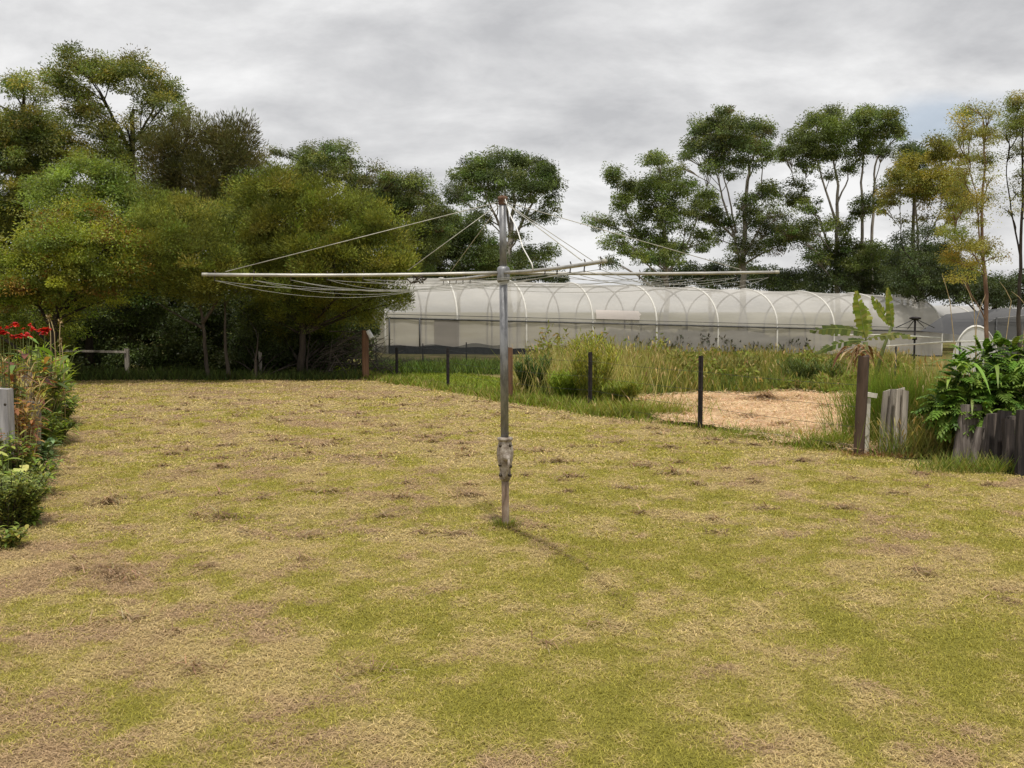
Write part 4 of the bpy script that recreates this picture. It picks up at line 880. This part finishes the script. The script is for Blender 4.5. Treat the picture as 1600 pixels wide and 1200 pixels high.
# straw strewn on the mulched patch
f = Fol(); n = 30000; y = rng.uniform(12, 21, n); x = rng.uniform(1.5, 8, n); k = mulch_keep(x, y); x, y = x[k], y[k]; n = len(x)
ang = rng.uniform(0, 6.28, n)
f.strips(np.c_[x, y, .03 + .05 * fbm(x, y, 35) + rng.uniform(0, .03, n)], np.c_[np.cos(ang), np.sin(ang), rng.normal(.1, .15, n)], rng.uniform(.08, .22, n), .012, .15, pick([(.62, .46, .29), (.54, .38, .22), (.70, .56, .37), (.42, .27, .16)], n), 2, [1, .9, .4])
hpz = gnd(1195, 628); n = 900; rr = np.abs(rng.normal(0, 1, n)); ang = rng.uniform(0, 6.28, n); a2 = rng.uniform(0, 6.28, n)
f.strips(np.c_[hpz.x + rr * np.cos(ang) * .45, hpz.y + rr * np.sin(ang) * .3, .02 + .16 * np.exp(-rr ** 2) * rng.random(n)], np.c_[np.cos(a2), np.sin(a2), rng.normal(.15, .3, n)], .22, .014, .2, pick([(.30, .19, .10), (.40, .27, .15)], n), 2, [1, .9, .4])
for px_, py_, sc_2 in ((1105, 628, .5), (1250, 626, .6), (1062, 646, .45), (1290, 640, .4), (1170, 655, .4), (1225, 668, .35), (1320, 628, .5)):
    hpz = gnd(px_, py_); n = 220; rr = np.abs(rng.normal(0, 1, n)); ang = rng.uniform(0, 6.28, n); a2 = rng.uniform(0, 6.28, n)
    f.strips(np.c_[hpz.x + rr * np.cos(ang) * .5 * sc_2, hpz.y + rr * np.sin(ang) * .5 * sc_2, .04 + .16 * sc_2 * np.exp(-rr ** 2) * rng.random(n)], np.c_[np.cos(a2), np.sin(a2), rng.normal(.15, .3, n)], .18, .013, .2, pick([(.34, .22, .12), (.48, .33, .19), (.56, .42, .25)], n), 2, [1, .9, .4])
tag(f.build('loose_straw', M['straw']), 'loose pale straw scattered over the bare patch inside the fence', 'straw', kind='stuff')

# ------------------------------------------------------------------ individual plants
OV = [.15, .75, 1, .85, .1]; LANCE = [.35, .9, 1, .6, .05]
def plant(name, label, cat, x, y, h, spread, ns, nleaf, L, W, cols, droop=.35, prof=LANCE, group=None, stem_col='bark_dark', stem=.006, flowers=(), fold=.25, low=.1, up=.5, mat='leaf', z0=0.0):
    o = empty(name, (x, y, z0), label, cat, group); mb = MB(); f = Fol()
    for i in range(ns):
        a = random.uniform(0, 6.28); d = spread * math.sqrt(random.random()); hh = h * random.uniform(.65, 1.05)
        b = Vector((x + .3 * d * math.cos(a), y + .3 * d * math.sin(a), z0)); t = Vector((x + d * math.cos(a), y + d * math.sin(a), z0 + hh))
        m_ = b.lerp(t, .5) + Vector((0, 0, .06 * h)); mb.tube([b, m_, t], [stem, stem * .8, stem * .4], 5, cap=False)
        u = rng.uniform(low, 1, nleaf); P = np.array([b.lerp(t, k) for k in u]); P[:, 2] += .06 * h * 2 * u * (1 - u)
        an = rng.uniform(0, 6.28, nleaf); D = np.c_[np.cos(an), np.sin(an), rng.normal(up, .3, nleaf)]
        f.strips(P, D, L * rng.uniform(.6, 1.2, nleaf), W * rng.uniform(.7, 1.2, nleaf), droop * rng.uniform(.5, 1.5, nleaf), pick(cols, nleaf, .18, .07), len(prof) - 1, prof, fold=fold)
    child('stems', mb.mesh('stems'), M[stem_col], o); f.build('foliage', M[mat], o)
    for (fx, fy, fz, r_, fc) in flowers:
        g_ = Fol(); n_ = random.randint(12, 30); D = rand_unit(n_); D[:, 2] = np.abs(D[:, 2]) * .9 - .1
        g_.strips(np.tile([[fx, fy, fz]], (n_, 1)) + .25 * r_ * rand_unit(n_), D, r_ * rng.uniform(.7, 1.3, n_), r_ * .75, .35, pick(fc, n_, .15, .05), 4, [.4, .9, 1, .8, .2], fold=.2)
        g_.build('flower', M['petal'], o)
        b = Vector((x, y, z0)); mb2 = MB().tube([b, Vector((fx, fy, fz)).lerp(b, .4), Vector((fx, fy, fz))], [.008, .006, .004], 5, cap=False); child('flower_stalk', mb2.mesh('flower_stalk'), M['stalk'], o)
    return o
M['rib'] = noise_mat('leaf_rib', (.16, .20, .05), (.24, .27, .08), 9, .7, bump=0)
M['stalk'] = noise_mat('green_stalk', (.07, .09, .025), (.14, .15, .04), 9, .7, bump=.1)
M['dry_stalk'] = noise_mat('dry_stalk', (.26, .19, .09), (.42, .33, .18), 9, .8, bump=.1)
RED = [(.50, .02, .018), (.36, .012, .018), (.62, .05, .03)]
def bedp(px, py_top, Y): q = at(px, py_top, Y); return q.x, q.y, q.z
CG = [(.10, .16, .03), (.13, .19, .035), (.08, .12, .025)]; CR = [(.15, .05, .03), (.20, .09, .04), (.12, .10, .03), (.22, .13, .05)]
CY = [(.26, .24, .05), (.20, .22, .045), (.32, .26, .08)]
GB = 'flowering plants in the garden bed'
def fl(*L): return [(*at(px, py, Y), r_, RED) for px, py, Y, r_ in L]
def bed(name, label, cat, px, top, Y, spread, ns, nl, L, W, cols, **k):
    x, y, z = bedp(px, top, Y); sc = k.pop('sc', 'stalk')
    return plant(name, label, cat, x, y, max(.15, z / 1.05), spread, int(ns * 1.3), int(nl * 1.2), L, W, [tuple(min(.6, v * 1.25) for v in c_) for c_ in cols], group=k.pop('group', GB), stem_col=sc, **k)
GT = [(.12, .17, .03), (.16, .22, .035), (.09, .13, .025), (.20, .25, .04)]
bed('canna_lily', 'green leaved canna with the tallest bright red flower', 'canna', 66, 530, 13, .28, 8, 7, .34, .09, CG, droop=.3, prof=OV, stem=.012, flowers=fl((70, 515, 12.9, .075), (69, 521, 13, .06)))
bed('canna_lily', 'red brown leaved canna with faded dark red flowers', 'canna', 32, 535, 11.5, .3, 9, 9, .28, .07, CR, droop=.4, prof=OV, stem=.01, flowers=fl((24, 508, 11.4, .05), (32, 525, 11.4, .06), (42, 524, 11.5, .05), (52, 515, 11.6, .045), (20, 527, 11.4, .04), (47, 507, 11.7, .03), (12, 512, 11.3, .03), (36, 514, 11.9, .028)))
bed('canna_lily', 'bronze leaved canna with a red flower at the picture edge', 'canna', 4, 540, 10, .26, 9, 9, .26, .065, CR + CG, droop=.4, prof=OV, stem=.01, flowers=fl((5, 520, 9.9, .055), (0, 516, 9.9, .05)))
bed('leafy_perennial', 'bright green strappy perennial among the cannas', 'plant', 62, 540, 15, .5, 26, 12, .34, .032, [(.21, .29, .03), (.26, .32, .04), (.16, .22, .03)], droop=.25, stem=.007, up=1.0)
bed('dry_perennial', 'tan dried out perennial at the bed edge near the shaded trees', 'plant', 72, 555, 17.5, .34, 34, 16, .2, .026, [(.30, .24, .11), (.24, .21, .08), (.36, .28, .14), (.16, .17, .05)], droop=.35, sc='dry_stalk', up=.7)
bed('leafy_perennial', 'dark green leafy clump closing the far end of the bed', 'plant', 82, 590, 19, .34, 26, 18, .16, .05, GT, droop=.4, prof=OV)
bed('leafy_perennial', 'shaded leafy clump behind the dried perennial', 'plant', 58, 560, 21, .7, 30, 18, .2, .06, GT, droop=.4, prof=OV)
bed('yellow_perennial', 'yellow leaved perennial below the dark red flowers', 'plant', 34, 562, 12.5, .45, 34, 16, .16, .035, CY + GT, droop=.35)
bed('grassy_perennial', 'straw coloured grassy clump between the grey bed post and the cannas', 'plant', 14, 560, 10.4, .34, 50, 10, .26, .014, CY + [(.33, .25, .12), (.4, .32, .18)], droop=.3, sc='dry_stalk', up=1.2)
bed('yellow_perennial', 'yellow and brown leaved clump around the dark bed stump', 'plant', 58, 590, 13.5, .42, 34, 16, .15, .04, CY + [(.25, .14, .05), (.18, .10, .05)], droop=.4, prof=OV, sc='dry_stalk')
bed('orange_leaf_plant', 'orange brown leaved plant beside the grey bed post', 'plant', 32, 618, 9.8, .2, 26, 16, .11, .035, [(.36, .22, .05), (.28, .13, .05), (.24, .22, .05), (.2, .09, .05)], droop=.4, prof=OV, sc='dry_stalk')
bed('leafy_perennial', 'mid green clump spilling over the bed edge near dark stumps', 'plant', 82, 618, 15, .4, 30, 18, .15, .045, GT, droop=.4, prof=OV)
bed('leafy_perennial', 'low green clump on the bed edge with pale leaf tips', 'plant', 76, 650, 13, .34, 28, 16, .15, .035, GT + [(.24, .30, .06)], droop=.4)
bed('strappy_plant', 'bright lime green strap leaves leaning onto the lawn', 'plant', 68, 665, 12.2, .16, 10, 9, .3, .03, [(.22, .32, .03), (.27, .36, .05)], droop=.35, up=1.0)
bed('grey_leaved_plant', 'blue green leafy plant trailing onto the lawn', 'plant', 46, 680, 10.4, .30, 22, 14, .17, .045, [(.14, .21, .09), (.18, .25, .12), (.09, .15, .05)], droop=.4, prof=OV)
bed('purple_leaved_plant', 'purplish leaved plant at the foot of the grey bed post', 'plant', 10, 672, 9.0, .18, 16, 14, .10, .035, [(.16, .06, .07), (.22, .10, .08), (.3, .22, .16)], droop=.4, prof=OV)
bed('broad_leaved_plant', 'plant with wide pale yellow green leaves above the dark bush', 'plant', 6, 700, 8.6, .2, 9, 6, .2, .09, [(.34, .38, .10), (.40, .40, .15), (.2, .27, .05)], droop=.25, prof=OV, stem=.008)
bed('leafy_perennial', 'small bright green clump next to the dark bush', 'plant', 40, 725, 9.4, .28, 24, 16, .12, .035, GT + [(.22, .30, .04)], droop=.4, prof=OV)
bed('leafy_perennial', 'olive green herb clump above the dark bush', 'plant', 22, 722, 8.9, .26, 30, 18, .09, .02, [(.20, .21, .05), (.15, .18, .04), (.26, .25, .07)], droop=.4)
bed('leafy_perennial', 'lowest green clump at the dark bush foot', 'plant', 38, 800, 8.0, .14, 14, 12, .08, .025, GT + [(.22, .30, .04)], droop=.4, prof=OV)
bed('leafy_perennial', 'yellow green clump nearest the camera in the bed', 'plant', 14, 835, 7.3, .16, 14, 12, .08, .025, GT + CY, droop=.4, prof=OV)
bed('leafy_perennial', 'mid height light green clump below the strappy perennial', 'plant', 78, 590, 15.6, .4, 26, 18, .17, .045, GT + [(.22, .30, .05)], droop=.4, prof=OV)
bed('grassy_perennial', 'pale straw and green grass clump below the nodding seed stalks', 'plant', 52, 565, 13, .4, 60, 10, .24, .014, CY + GT, droop=.3, sc='dry_stalk', up=1.2)
bed('leafy_perennial', 'low leafy clump hiding the foot of the grey bed post', 'plant', 16, 668, 8.95, .2, 22, 16, .10, .03, GT, droop=.4, prof=OV)
bed('leafy_perennial', 'green clump between the split bed stump and the lime strap leaves', 'plant', 60, 640, 11.8, .3, 24, 16, .13, .04, GT, droop=.4, prof=OV)
# rosemary-like bushes at the picture edge
bed('dark_bush', 'dense dark needle leaved bush rounding the near end of the bed', 'bush', 6, 740, 7.95, .34, 120, 70, .055, .014, [(.19, .23, .06), (.12, .16, .05), (.28, .30, .08), (.22, .26, .07)], droop=.2, sc='bark_dark', low=.03, group=None)
bed('dark_bush', 'smaller olive needle leaved bush leaning over the lawn edge', 'bush', 26, 752, 8.4, .2, 60, 50, .048, .011, [(.14, .16, .045), (.09, .12, .04), (.20, .21, .07)], droop=.2, sc='bark_dark', low=.03, group=None)
# big flat pale leaves
for i, (px, py, Y, L_, lab) in enumerate(((97, 594, 14.2, .34, 'large flat pale leaf jutting out above the bed edge'), (100, 629, 15.2, .24, 'smaller flat pale leaf low on the bed edge'))):
    p = at(px, py, Y); o = empty('gourd_vine', (p.x - L_, p.y, 0), lab, 'vine leaf')
    f = Fol(); P = np.array([[p.x - L_, p.y, p.z + .03], [p.x - L_ - .03, p.y + .05, p.z + .05]]); f.strips(P, np.array([[1, -.1, .12], [.9, .4, .1]]), L_, L_ * .8, .2, np.array([[.40, .44, .26], [.34, .40, .2]]), 5, [.25, .8, 1, .95, .7, .1], fold=.12)
    f.build('leaf', M['leaf'], o); child('stalk', MB().tube([(p.x - L_, p.y, 0), (p.x - L_ - .02, p.y, p.z * .6), (p.x - L_, p.y, p.z + .03)], .007, 5).mesh('stalk'), M['stalk'], o)
# dry flower stalks
f = Fol(); b = at(80, 560, 13.6); o = empty('seed_stalks', (b.x, b.y, 0), 'tall dry nodding seed stalks above the cannas', 'seed stalks')
mb = MB()
for pts in (((80, 570), (79, 520), (76, 498)), ((87, 565), (85, 520), (80, 502), (76, 497)), ((94, 560), (93, 525), (94, 505)), ((99, 565), (97, 545), (95, 535))):
    pw = [at(a, b_, 13.6) for a, b_ in pts]; mb.tube([Vector((pw[0].x, pw[0].y, 0))] + pw, [.007] + [.006] * (len(pw) - 1) + [.004], 5)
    n = 24; t_ = np.array(pw[-1]); f.strips(t_ + rng.normal(size=(n, 3)) * [.012, .012, .03], rng.normal(size=(n, 3)) + [0, 0, .8], .045, .012, .2, pick([(.36, .29, .16), (.28, .2, .1)], n), 2, [.5, 1, .2])
child('stalks', mb.mesh('stalks'), M['dry_stalk'], o); f.build('seed_heads', M['straw'], o)
# bed timbers
p = at(4, 607, 9.3); o = empty('bed_post', (p.x, p.y, 0), 'thick grey weathered timber post with a bolt hole', 'post')
MB().board((p.x - .02, p.y, -.05), (p.x - .02, p.y, p.z), .18, .12, (1, 0, 0), 6, .012, .0).build('post', M['timber_post'], o, False)
q = at(8, 632, 9.24); MB().lathe((q.x, q.y + .003, q.z), [(.013, 0), (.013, .004)], 10, (0, -1, 0)).build('bolt', M['bolt'], o)
for px, pt, Y, lab in ((40, 586, 11.2, 'dark leaning bed stump under the yellow leaves'), (53, 628, 10.9, 'dark split bed stump close to the lawn')):
    p = at(px, pt, Y); tag(MB().board((p.x - .03, p.y, -.05), (p.x, p.y, p.z), .10, .09, (1, 0, 0), 6, .08, .02).build('bed_stump', M['slab'], None, False), lab, 'stump', 'dark stumps in the garden bed')

# ------------------------------------------------------------------ things by the gate post
def ground_board(px, py, top, Y=None, w=.1, th=.03, dx=0, name='paling', mat='timber_grey', lab='', group=None, jag=.03):
    b = gnd(px, py); t = at(px + dx, top, b.y + .06)
    o = MB().board((b.x, b.y, -.04), t, w, th, (1, .15, 0), 7, jag, .012).build(name, M[mat], None, False)
    return tag(o, lab, 'paling' if name == 'paling' else name.replace('_', ' '), group)
PG = 'silvered palings leaning by the dark gate post'
ground_board(1378, 710, 610, w=.085, dx=8, lab='narrow leaning paling closest to the white stake', group=PG)
ground_board(1389, 711, 608, w=.10, dx=9, lab='second leaning paling, split along its edge', group=PG)
ground_board(1401, 713, 607, w=.10, dx=6, lab='third leaning paling, widest of the four', group=PG)
ground_board(1411, 714, 610, w=.07, dx=4, lab='last leaning paling beside the tall green grass', group=PG)
wp = gnd(1354, 708); o = empty('white_stake', wp, 'thin pale stake with a small board across its top, by the dark gate post', 'stake')
MB().board((wp.x, wp.y, -.04), at(1357, 622, wp.y), .05, .025, (1, 0, 0), 5, .01).build('stake', M['white_wood'], o, False)
c = at(1361, 617, wp.y - .03); MB().box(c, (.15, .022, .055), Matrix.Rotation(R(8), 3, 'Y'), .004).build('cross_board', M['white_wood'], o, False)
SG = 'old dark slabs fencing the bed under the leafy shrub'
for px, py, top, w_, dx, lab in ((1503, 722, 632, .24, 16, 'broadest grey slab leaning at the end of the slab row'), (1530, 726, 652, .09, 16, 'narrow slab with a pale face beside the broadest one'), (1547, 730, 646, .12, 4, 'dark slab below the overhanging shrub'), (1518, 728, 668, .07, 14, 'short broken slab filling the gap behind the narrow pale one'), (1562, 734, 642, .13, 8, 'slab with a worn brown edge'), (1571, 736, 650, .08, 10, 'thin slab wedged between two wider dark ones'), (1580, 738, 655, .11, -5, 'dark split slab near the picture edge'), (1598, 744, 640, .14, 2, 'slab cut by the picture edge')):
    ground_board(px, py, top, w=w_, th=.06, dx=dx, name='timber_slab', mat='slab' if w_ > .2 or w_ < .1 else 'slab_dark', lab=lab, group=SG, jag=.03)
# banana plant
bp = at(1352, 540, 14.2)
bo = empty('banana_plant', (bp.x, bp.y, 0), 'young banana plant with tattered upright leaves behind the gate post', 'banana plant')
MB().tube([(bp.x + .03, bp.y, -.05), (bp.x + .02, bp.y, .6), (bp.x, bp.y, bp.z + .05)], [.075, .06, .035], 10).build('stem', M['stalk'], bo)
def banana_leaf(p0, p1, w_, cols, rag=.25, curl=0):
    f = Fol(); p0 = np.array(p0); p1 = np.array(p1); d = p1 - p0; L_ = np.linalg.norm(d); d /= L_
    sdir = np.cross(d, [0, -1, .15]); sdir /= np.linalg.norm(sdir); n = 17
    for sg in (-1, 1):
        t = np.linspace(.04, .97, n); k = rng.random(n) > rag * .5
        wd = 1.25 * w_ * np.sin(np.pi * np.clip(t * .93 + .06, 0, 1)) ** .6 * rng.uniform(1 - rag, 1.05, n)
        P = p0 + d * (t * L_)[:, None] + np.array([0, 0, curl])[None] * (4 * t * (1 - t))[:, None]
        D = np.tile(sg * sdir + d * .45, (n, 1)) + rng.normal(size=(n, 3)) * .08
        f.strips(P[k], D[k], wd[k], L_ / n * 1.25, .25, pick(cols, int(k.sum()), .12, .05), 3, [1, 1, .95, .75], side=np.tile(d, (int(k.sum()), 1)))
    f.build('leaf', M['leaf'], bo)
    pts = [Vector(p0 + d * (t * L_) + np.array([0, 0, curl]) * 4 * t * (1 - t)) for t in np.linspace(-.05, 1, 7)]
    MB().tube(pts, [.007 - .005 * t for t in np.linspace(0, 1, 7)], 6).build('midrib', M['rib'], bo)
BC = [(.17, .22, .03), (.21, .26, .04), (.14, .19, .028), (.26, .27, .07)]
banana_leaf(at(1352, 528, 14.2), at(1338, 455, 14.1), .085, BC, .18)
banana_leaf(at(1354, 527, 14.25), at(1350, 478, 14.4), .1, BC, .18)
banana_leaf(at(1392, 508, 14.3), at(1362, 463, 14.2), .06, BC, .18)
banana_leaf(at(1394, 512, 14.3), at(1387, 450, 14.2), .055, BC, .15)
banana_leaf(at(1350, 520, 14.2), at(1266, 518, 13.9), .07, [(.08, .11, .025), (.12, .15, .035)], .2, .05)
banana_leaf(at(1350, 532, 14.2), at(1275, 553, 13.9), .06, [(.07, .10, .022), (.1, .13, .03)], .3, .06)
banana_leaf(at(1356, 530, 14.2), at(1430, 528, 14.0), .05, [(.12, .15, .035), (.2, .2, .06)], .4, .05)
MB().tube([(bp.x + .05, bp.y + .05, .3), at(1380, 545, 14.3), at(1393, 510, 14.3)], [.03, .025, .016], 8).build('leaf_stalk', M['stalk'], bo)
f = Fol(); n = 46; P = np.tile(np.array(at(1342, 545, 13.9)), (n, 1)) + rng.normal(size=(n, 3)) * [.09, .08, .03]
an = rng.uniform(0, 6.28, n); f.strips(P, np.c_[np.cos(an), np.sin(an), rng.normal(.1, .3, n)], rng.uniform(.15, .36, n), rng.uniform(.02, .06, n), .75, pick([(.22, .12, .06), (.30, .19, .10), (.16, .08, .045), (.36, .27, .15)], n), 4, LANCE, fold=.3)
f.build('dead_leaf_skirt', M['straw'], bo)
# pale pipe rails and a black post with stays beyond the grass
pr_ = empty('pipe_rail', at(1385, 560, 20), 'pale poly pipe strung level above the tall green grass', 'pipe'); pr_.location.z = 0
MB().tube([at(1300, 524, 20.5), at(1385, 523, 20.4), at(1470, 528, 20.2)], .016, 6).build('pipe', M['pipe'], pr_)
MB().tube([at(1385, 541, 20), at(1480, 534, 20), at(1620, 532, 20)], .018, 6).build('pipe', M['pipe'], pr_)
for px in (1400, 1500, 1610):
    q = at(px, 534 if px > 1450 else 540, 20.04); MB().tube([(q.x, q.y, -.05), q], .018, 6).build('upright', M['hoopdark'], pr_)
q = at(1430, 498, 30); so_ = empty('stayed_post', (q.x, q.y, float(terrain(q.x, 30))), 'thin black post with splayed stays beyond the weeds, before the tunnel end', 'post')
MB().tube([(q.x, q.y, -.3), q], .03, 8).build('post', M['picket'], so_)
MB().lathe(q - Vector((0, 0, .04)), [(.05, 0), (.16, .03), (.17, .07), (.08, .10)], 14).build('cap', M['picket'], so_)
for dx, dy in ((-30, 14), (30, 14), (-12, 16), (16, 15)): MB().tube([q, at(1430 + dx, 498 + dy, 30 + (abs(dx) < 20) * .8)], .014, 6).build('stay', M['hoopdark'], so_)
MB().tube([q - Vector((0, 0, .62)), q - Vector((0, 0, .50))], .07, 10).build('collar', M['picket'], so_)
# tall grass by the palings, shrub with big lobed leaves, bare twigs
def tuft(name, label, px, py, rx, h, n, cols, wd=.01, lean=.3, head=.05):
    b = gnd(px, py); f = Fol(); x = b.x + rng.normal(0, rx, n); y = b.y + np.abs(rng.normal(0, rx * .8, n))
    grass_field(f, x, y, h * rng.uniform(.45, 1.1, n), np.full(n, wd), cols, lean, head=head)
    return tag(f.build(name, M['grass']), label, 'grass clump', 'grass clumps around the palings and slabs', kind='stuff' if h < .45 else None)
GG = [(.13, .19, .03), (.17, .22, .035), (.10, .15, .028)]; YG = [(.24, .24, .06), (.30, .27, .08), (.19, .21, .05)]
tuft('grass_clump', 'tall fresh green grass clump rising behind the leaning palings', 1402, 696, .26, 1.22, 3800, [(.17, .25, .035), (.21, .28, .04), (.14, .20, .03)], .008, .28, 0)
tuft('grass_clump', 'tall yellow green grass between the palings and the leafy shrub', 1450, 700, .34, .95, 2600, YG + GG, .008, .35, .06)
tuft('grass_clump', 'pale seeding grass in front of the broad slab', 1465, 716, .30, .62, 1100, YG + [(.34, .3, .12)], .009, .5, .1)
tuft('grass_clump', 'low green grass under the dark slabs', 1560, 742, .40, .29, 1300, GG + YG, .008, .7, 0)
tuft('grass_clump', 'short weeds tuft left of the dark gate post foot', 1300, 702, .20, .34, 560, [(.20, .26, .04), (.24, .28, .05)], .009, .6, .1)
tuft('grass_clump', 'low grass patch at the straw edge near the last picket', 1185, 688, .42, .20, 900, [(.22, .27, .045), (.26, .28, .06), (.3, .28, .09)], .010, .7, 0)
tuft('grass_clump', 'pale green grass creeping over the near corner of the straw patch', 1010, 652, .45, .42, 1100, [(.24, .27, .05), (.30, .29, .08), (.2, .25, .04)], .012, .6, .05)
tuft('grass_clump', 'brown dead grass at the foot of the palings', 1400, 716, .30, .14, 700, [(.30, .17, .09), (.36, .24, .13), (.22, .12, .06)], .009, 1.0, 0)
tuft('grass_clump', 'thin green blades growing up through the leaning palings', 1395, 716, .16, .6, 60, GG, .008, .25)
tuft('grass_clump', 'tall yellow weeds behind the leafy shrub', 1480, 672, .5, 1.2, 1500, YG, .013, .35, .2)
WG = 'bushy weeds against the wire fence'
for px, py, top, Y, r_, cols, lab in ((832, 632, 560, 20.5, .42, [(.07, .12, .03), (.09, .14, .035), (.05, .08, .03)], 'dark green bushy weed beside the orange timber post'),
    (925, 640, 528, 18.9, .55, [(.28, .29, .05), (.23, .26, .04), (.33, .32, .07)], 'tall wispy yellow green weed behind the middle picket'),
    (885, 636, 585, 19.3, .42, [(.19, .26, .035), (.23, .30, .04)], 'bright green weed between the dark and the wispy weeds'),
    (970, 648, 600, 18.0, .38, [(.16, .20, .035), (.20, .23, .04)], 'low green weed at the straw edge'),
    (1150, 600, 560, 24, .7, [(.13, .14, .04), (.18, .17, .05)], 'rounded olive weed behind the straw'),
    (1270, 612, 562, 22.5, .8, [(.10, .14, .04), (.13, .16, .045), (.08, .11, .035)], 'broad green weed patch near the banana plant')):
    b = at(px, py, Y); h = at(px, top, Y).z
    plant('weed_bush', lab, 'weed', b.x, Y, h, r_, 90, 26, .2, .016, cols, .25, LANCE, WG, 'stalk', .004, low=.02, up=1.3, mat='grass', fold=0)
# lobed leaves
so2 = gnd(1545, 722); sx_, sy_ = so2.x + .12, so2.y + .45
shr = empty('leafy_shrub', (sx_, sy_, 0), 'lush shrub with glossy lobed leaves spilling over the old slabs', 'shrub')
f = Fol(); mb = MB()
for (px, py, rx, ry, dy) in ((1500, 600, 34, 36, 0), (1530, 570, 38, 34, .1), (1570, 560, 40, 34, .1), (1600, 575, 40, 40, 0), (1480, 628, 22, 22, -.05), (1525, 630, 34, 30, -.15), (1565, 620, 38, 36, -.2), (1605, 630, 36, 40, -.2), (1540, 600, 40, 40, .35), (1590, 600, 40, 40, .4), (1640, 590, 50, 50, .1), (1590, 660, 26, 22, -.25), (1660, 640, 50, 60, 0), (1575, 668, 30, 20, -.3), (1602, 684, 26, 20, -.3), (1478, 645, 20, 18, -.1), (1545, 655, 26, 16, -.3), (1500, 640, 26, 22, -.15)):
    c = at(px, py, sy_ + dy); Rr = rx / F * sy_; Rz = ry / F * sy_
    limb(mb, (sx_ + random.uniform(-.1, .1), sy_ + .1, .02), c, .022, .008)
    for k in range(54):
        d = rand_unit(1)[0]; d[1] -= .25; d[2] += .25; d /= np.linalg.norm(d)
        p = np.array(c) + d * np.array([Rr, Rr * .8, Rz]) * random.uniform(.4, 1.05)
        ax_ = d + rand_unit(1)[0] * .5 + np.array([0, -.2, -.1]); ax_ /= np.linalg.norm(ax_)
        sd_ = np.cross(ax_, [0, 0, 1.]); sd_ /= np.linalg.norm(sd_); Lf = random.uniform(.17, .29)
        nn = 9; t = np.linspace(.1, 1, nn); cc = pick([(.12, .22, .03), (.15, .26, .035), (.09, .17, .028), (.21, .31, .06)], 1, .15)
        f.strips(np.array([p]), np.array([ax_]), Lf, Lf * .34, .35, cc, 4, [.3, 1, .9, .6, .1], side=np.array([sd_]), fold=.1)
        for sg in (-1, 1):
            m_ = 5; tt = np.linspace(.12, .8, m_)
            Pq = p + ax_ * (tt * Lf)[:, None] + np.array([0, 0, -1]) * (.35 * Lf * tt ** 2)[:, None]
            f.strips(Pq, np.tile(ax_ * .75 + sg * sd_, (m_, 1)), Lf * .36 * (1.15 - .6 * tt), Lf * .13, .4, np.repeat(cc, m_, 0) * rng.uniform(.85, 1.15, (m_, 1)), 3, [.8, 1, .8, .1], fold=.1)
n = 190; P = np.array([at(random.uniform(1480, 1625), random.uniform(560, 665), sy_ - random.uniform(-.3, .3)) for _ in range(n)]); an = rng.uniform(0, 6.28, n)
f.strips(P, np.c_[np.cos(an), np.sin(an) - .2, rng.normal(.55, .3, n)], rng.uniform(.2, .42, n), rng.uniform(.03, .05, n), rng.uniform(.4, 1.0, n), pick([(.20, .30, .045), (.16, .25, .035), (.27, .36, .08)], n), 5, [.5, .9, 1, .85, .5, .08], fold=.25)
child('stems', mb.mesh('stems'), M['bark_dark'], shr); f.build('foliage', M['leaf'], shr)
# dry reed stems arching above the shrub
bq = gnd(1560, 690); o = empty('dry_reeds', (bq.x, bq.y + 3, 0), 'few dry arching stems sticking up behind the leafy shrub', 'reeds'); mb = MB()
for pts in (((1500, 620), (1484, 470), (1472, 430)), ((1528, 600), (1522, 480), (1506, 440)), ((1560, 620), (1580, 470), (1562, 440)), ((1590, 600), (1605, 480), (1580, 455)), ((1524, 560), (1526, 500), (1540, 460))):
    pw = [at(a, b_, bq.y + 3) for a, b_ in pts]; mb.tube([pw[0], pw[0].lerp(pw[1], .5), pw[1], pw[1].lerp(pw[2], .5) + Vector((0, 0, .03)), pw[2]], [.007, .007, .006, .005, .002], 6)
child('stems', mb.mesh('stems'), M['dry_stalk'], o)

# ------------------------------------------------------------------ camera and render
cam = bpy.data.cameras.new('camera'); co = bpy.data.objects.new('camera', cam); COL.objects.link(co)
cam.sensor_width = 36; cam.lens = 36 * F / 1600; cam.clip_end = 3000; cam.clip_start = .05
co.location = (0, 0, H); co.rotation_euler = (math.pi / 2 - PIT, 0, 0)
SC.camera = co
SC.render.engine = 'CYCLES'
SC.view_settings.view_transform = 'Standard'; SC.view_settings.look = 'None'; SC.view_settings.exposure = 0; SC.view_settings.gamma = 1
SC.cycles.use_denoising = True
SC.cycles.max_bounces = 8; SC.cycles.transparent_max_bounces = 16; SC.cycles.diffuse_bounces = 4
SC.cycles.caustics_reflective = False; SC.cycles.caustics_refractive = False
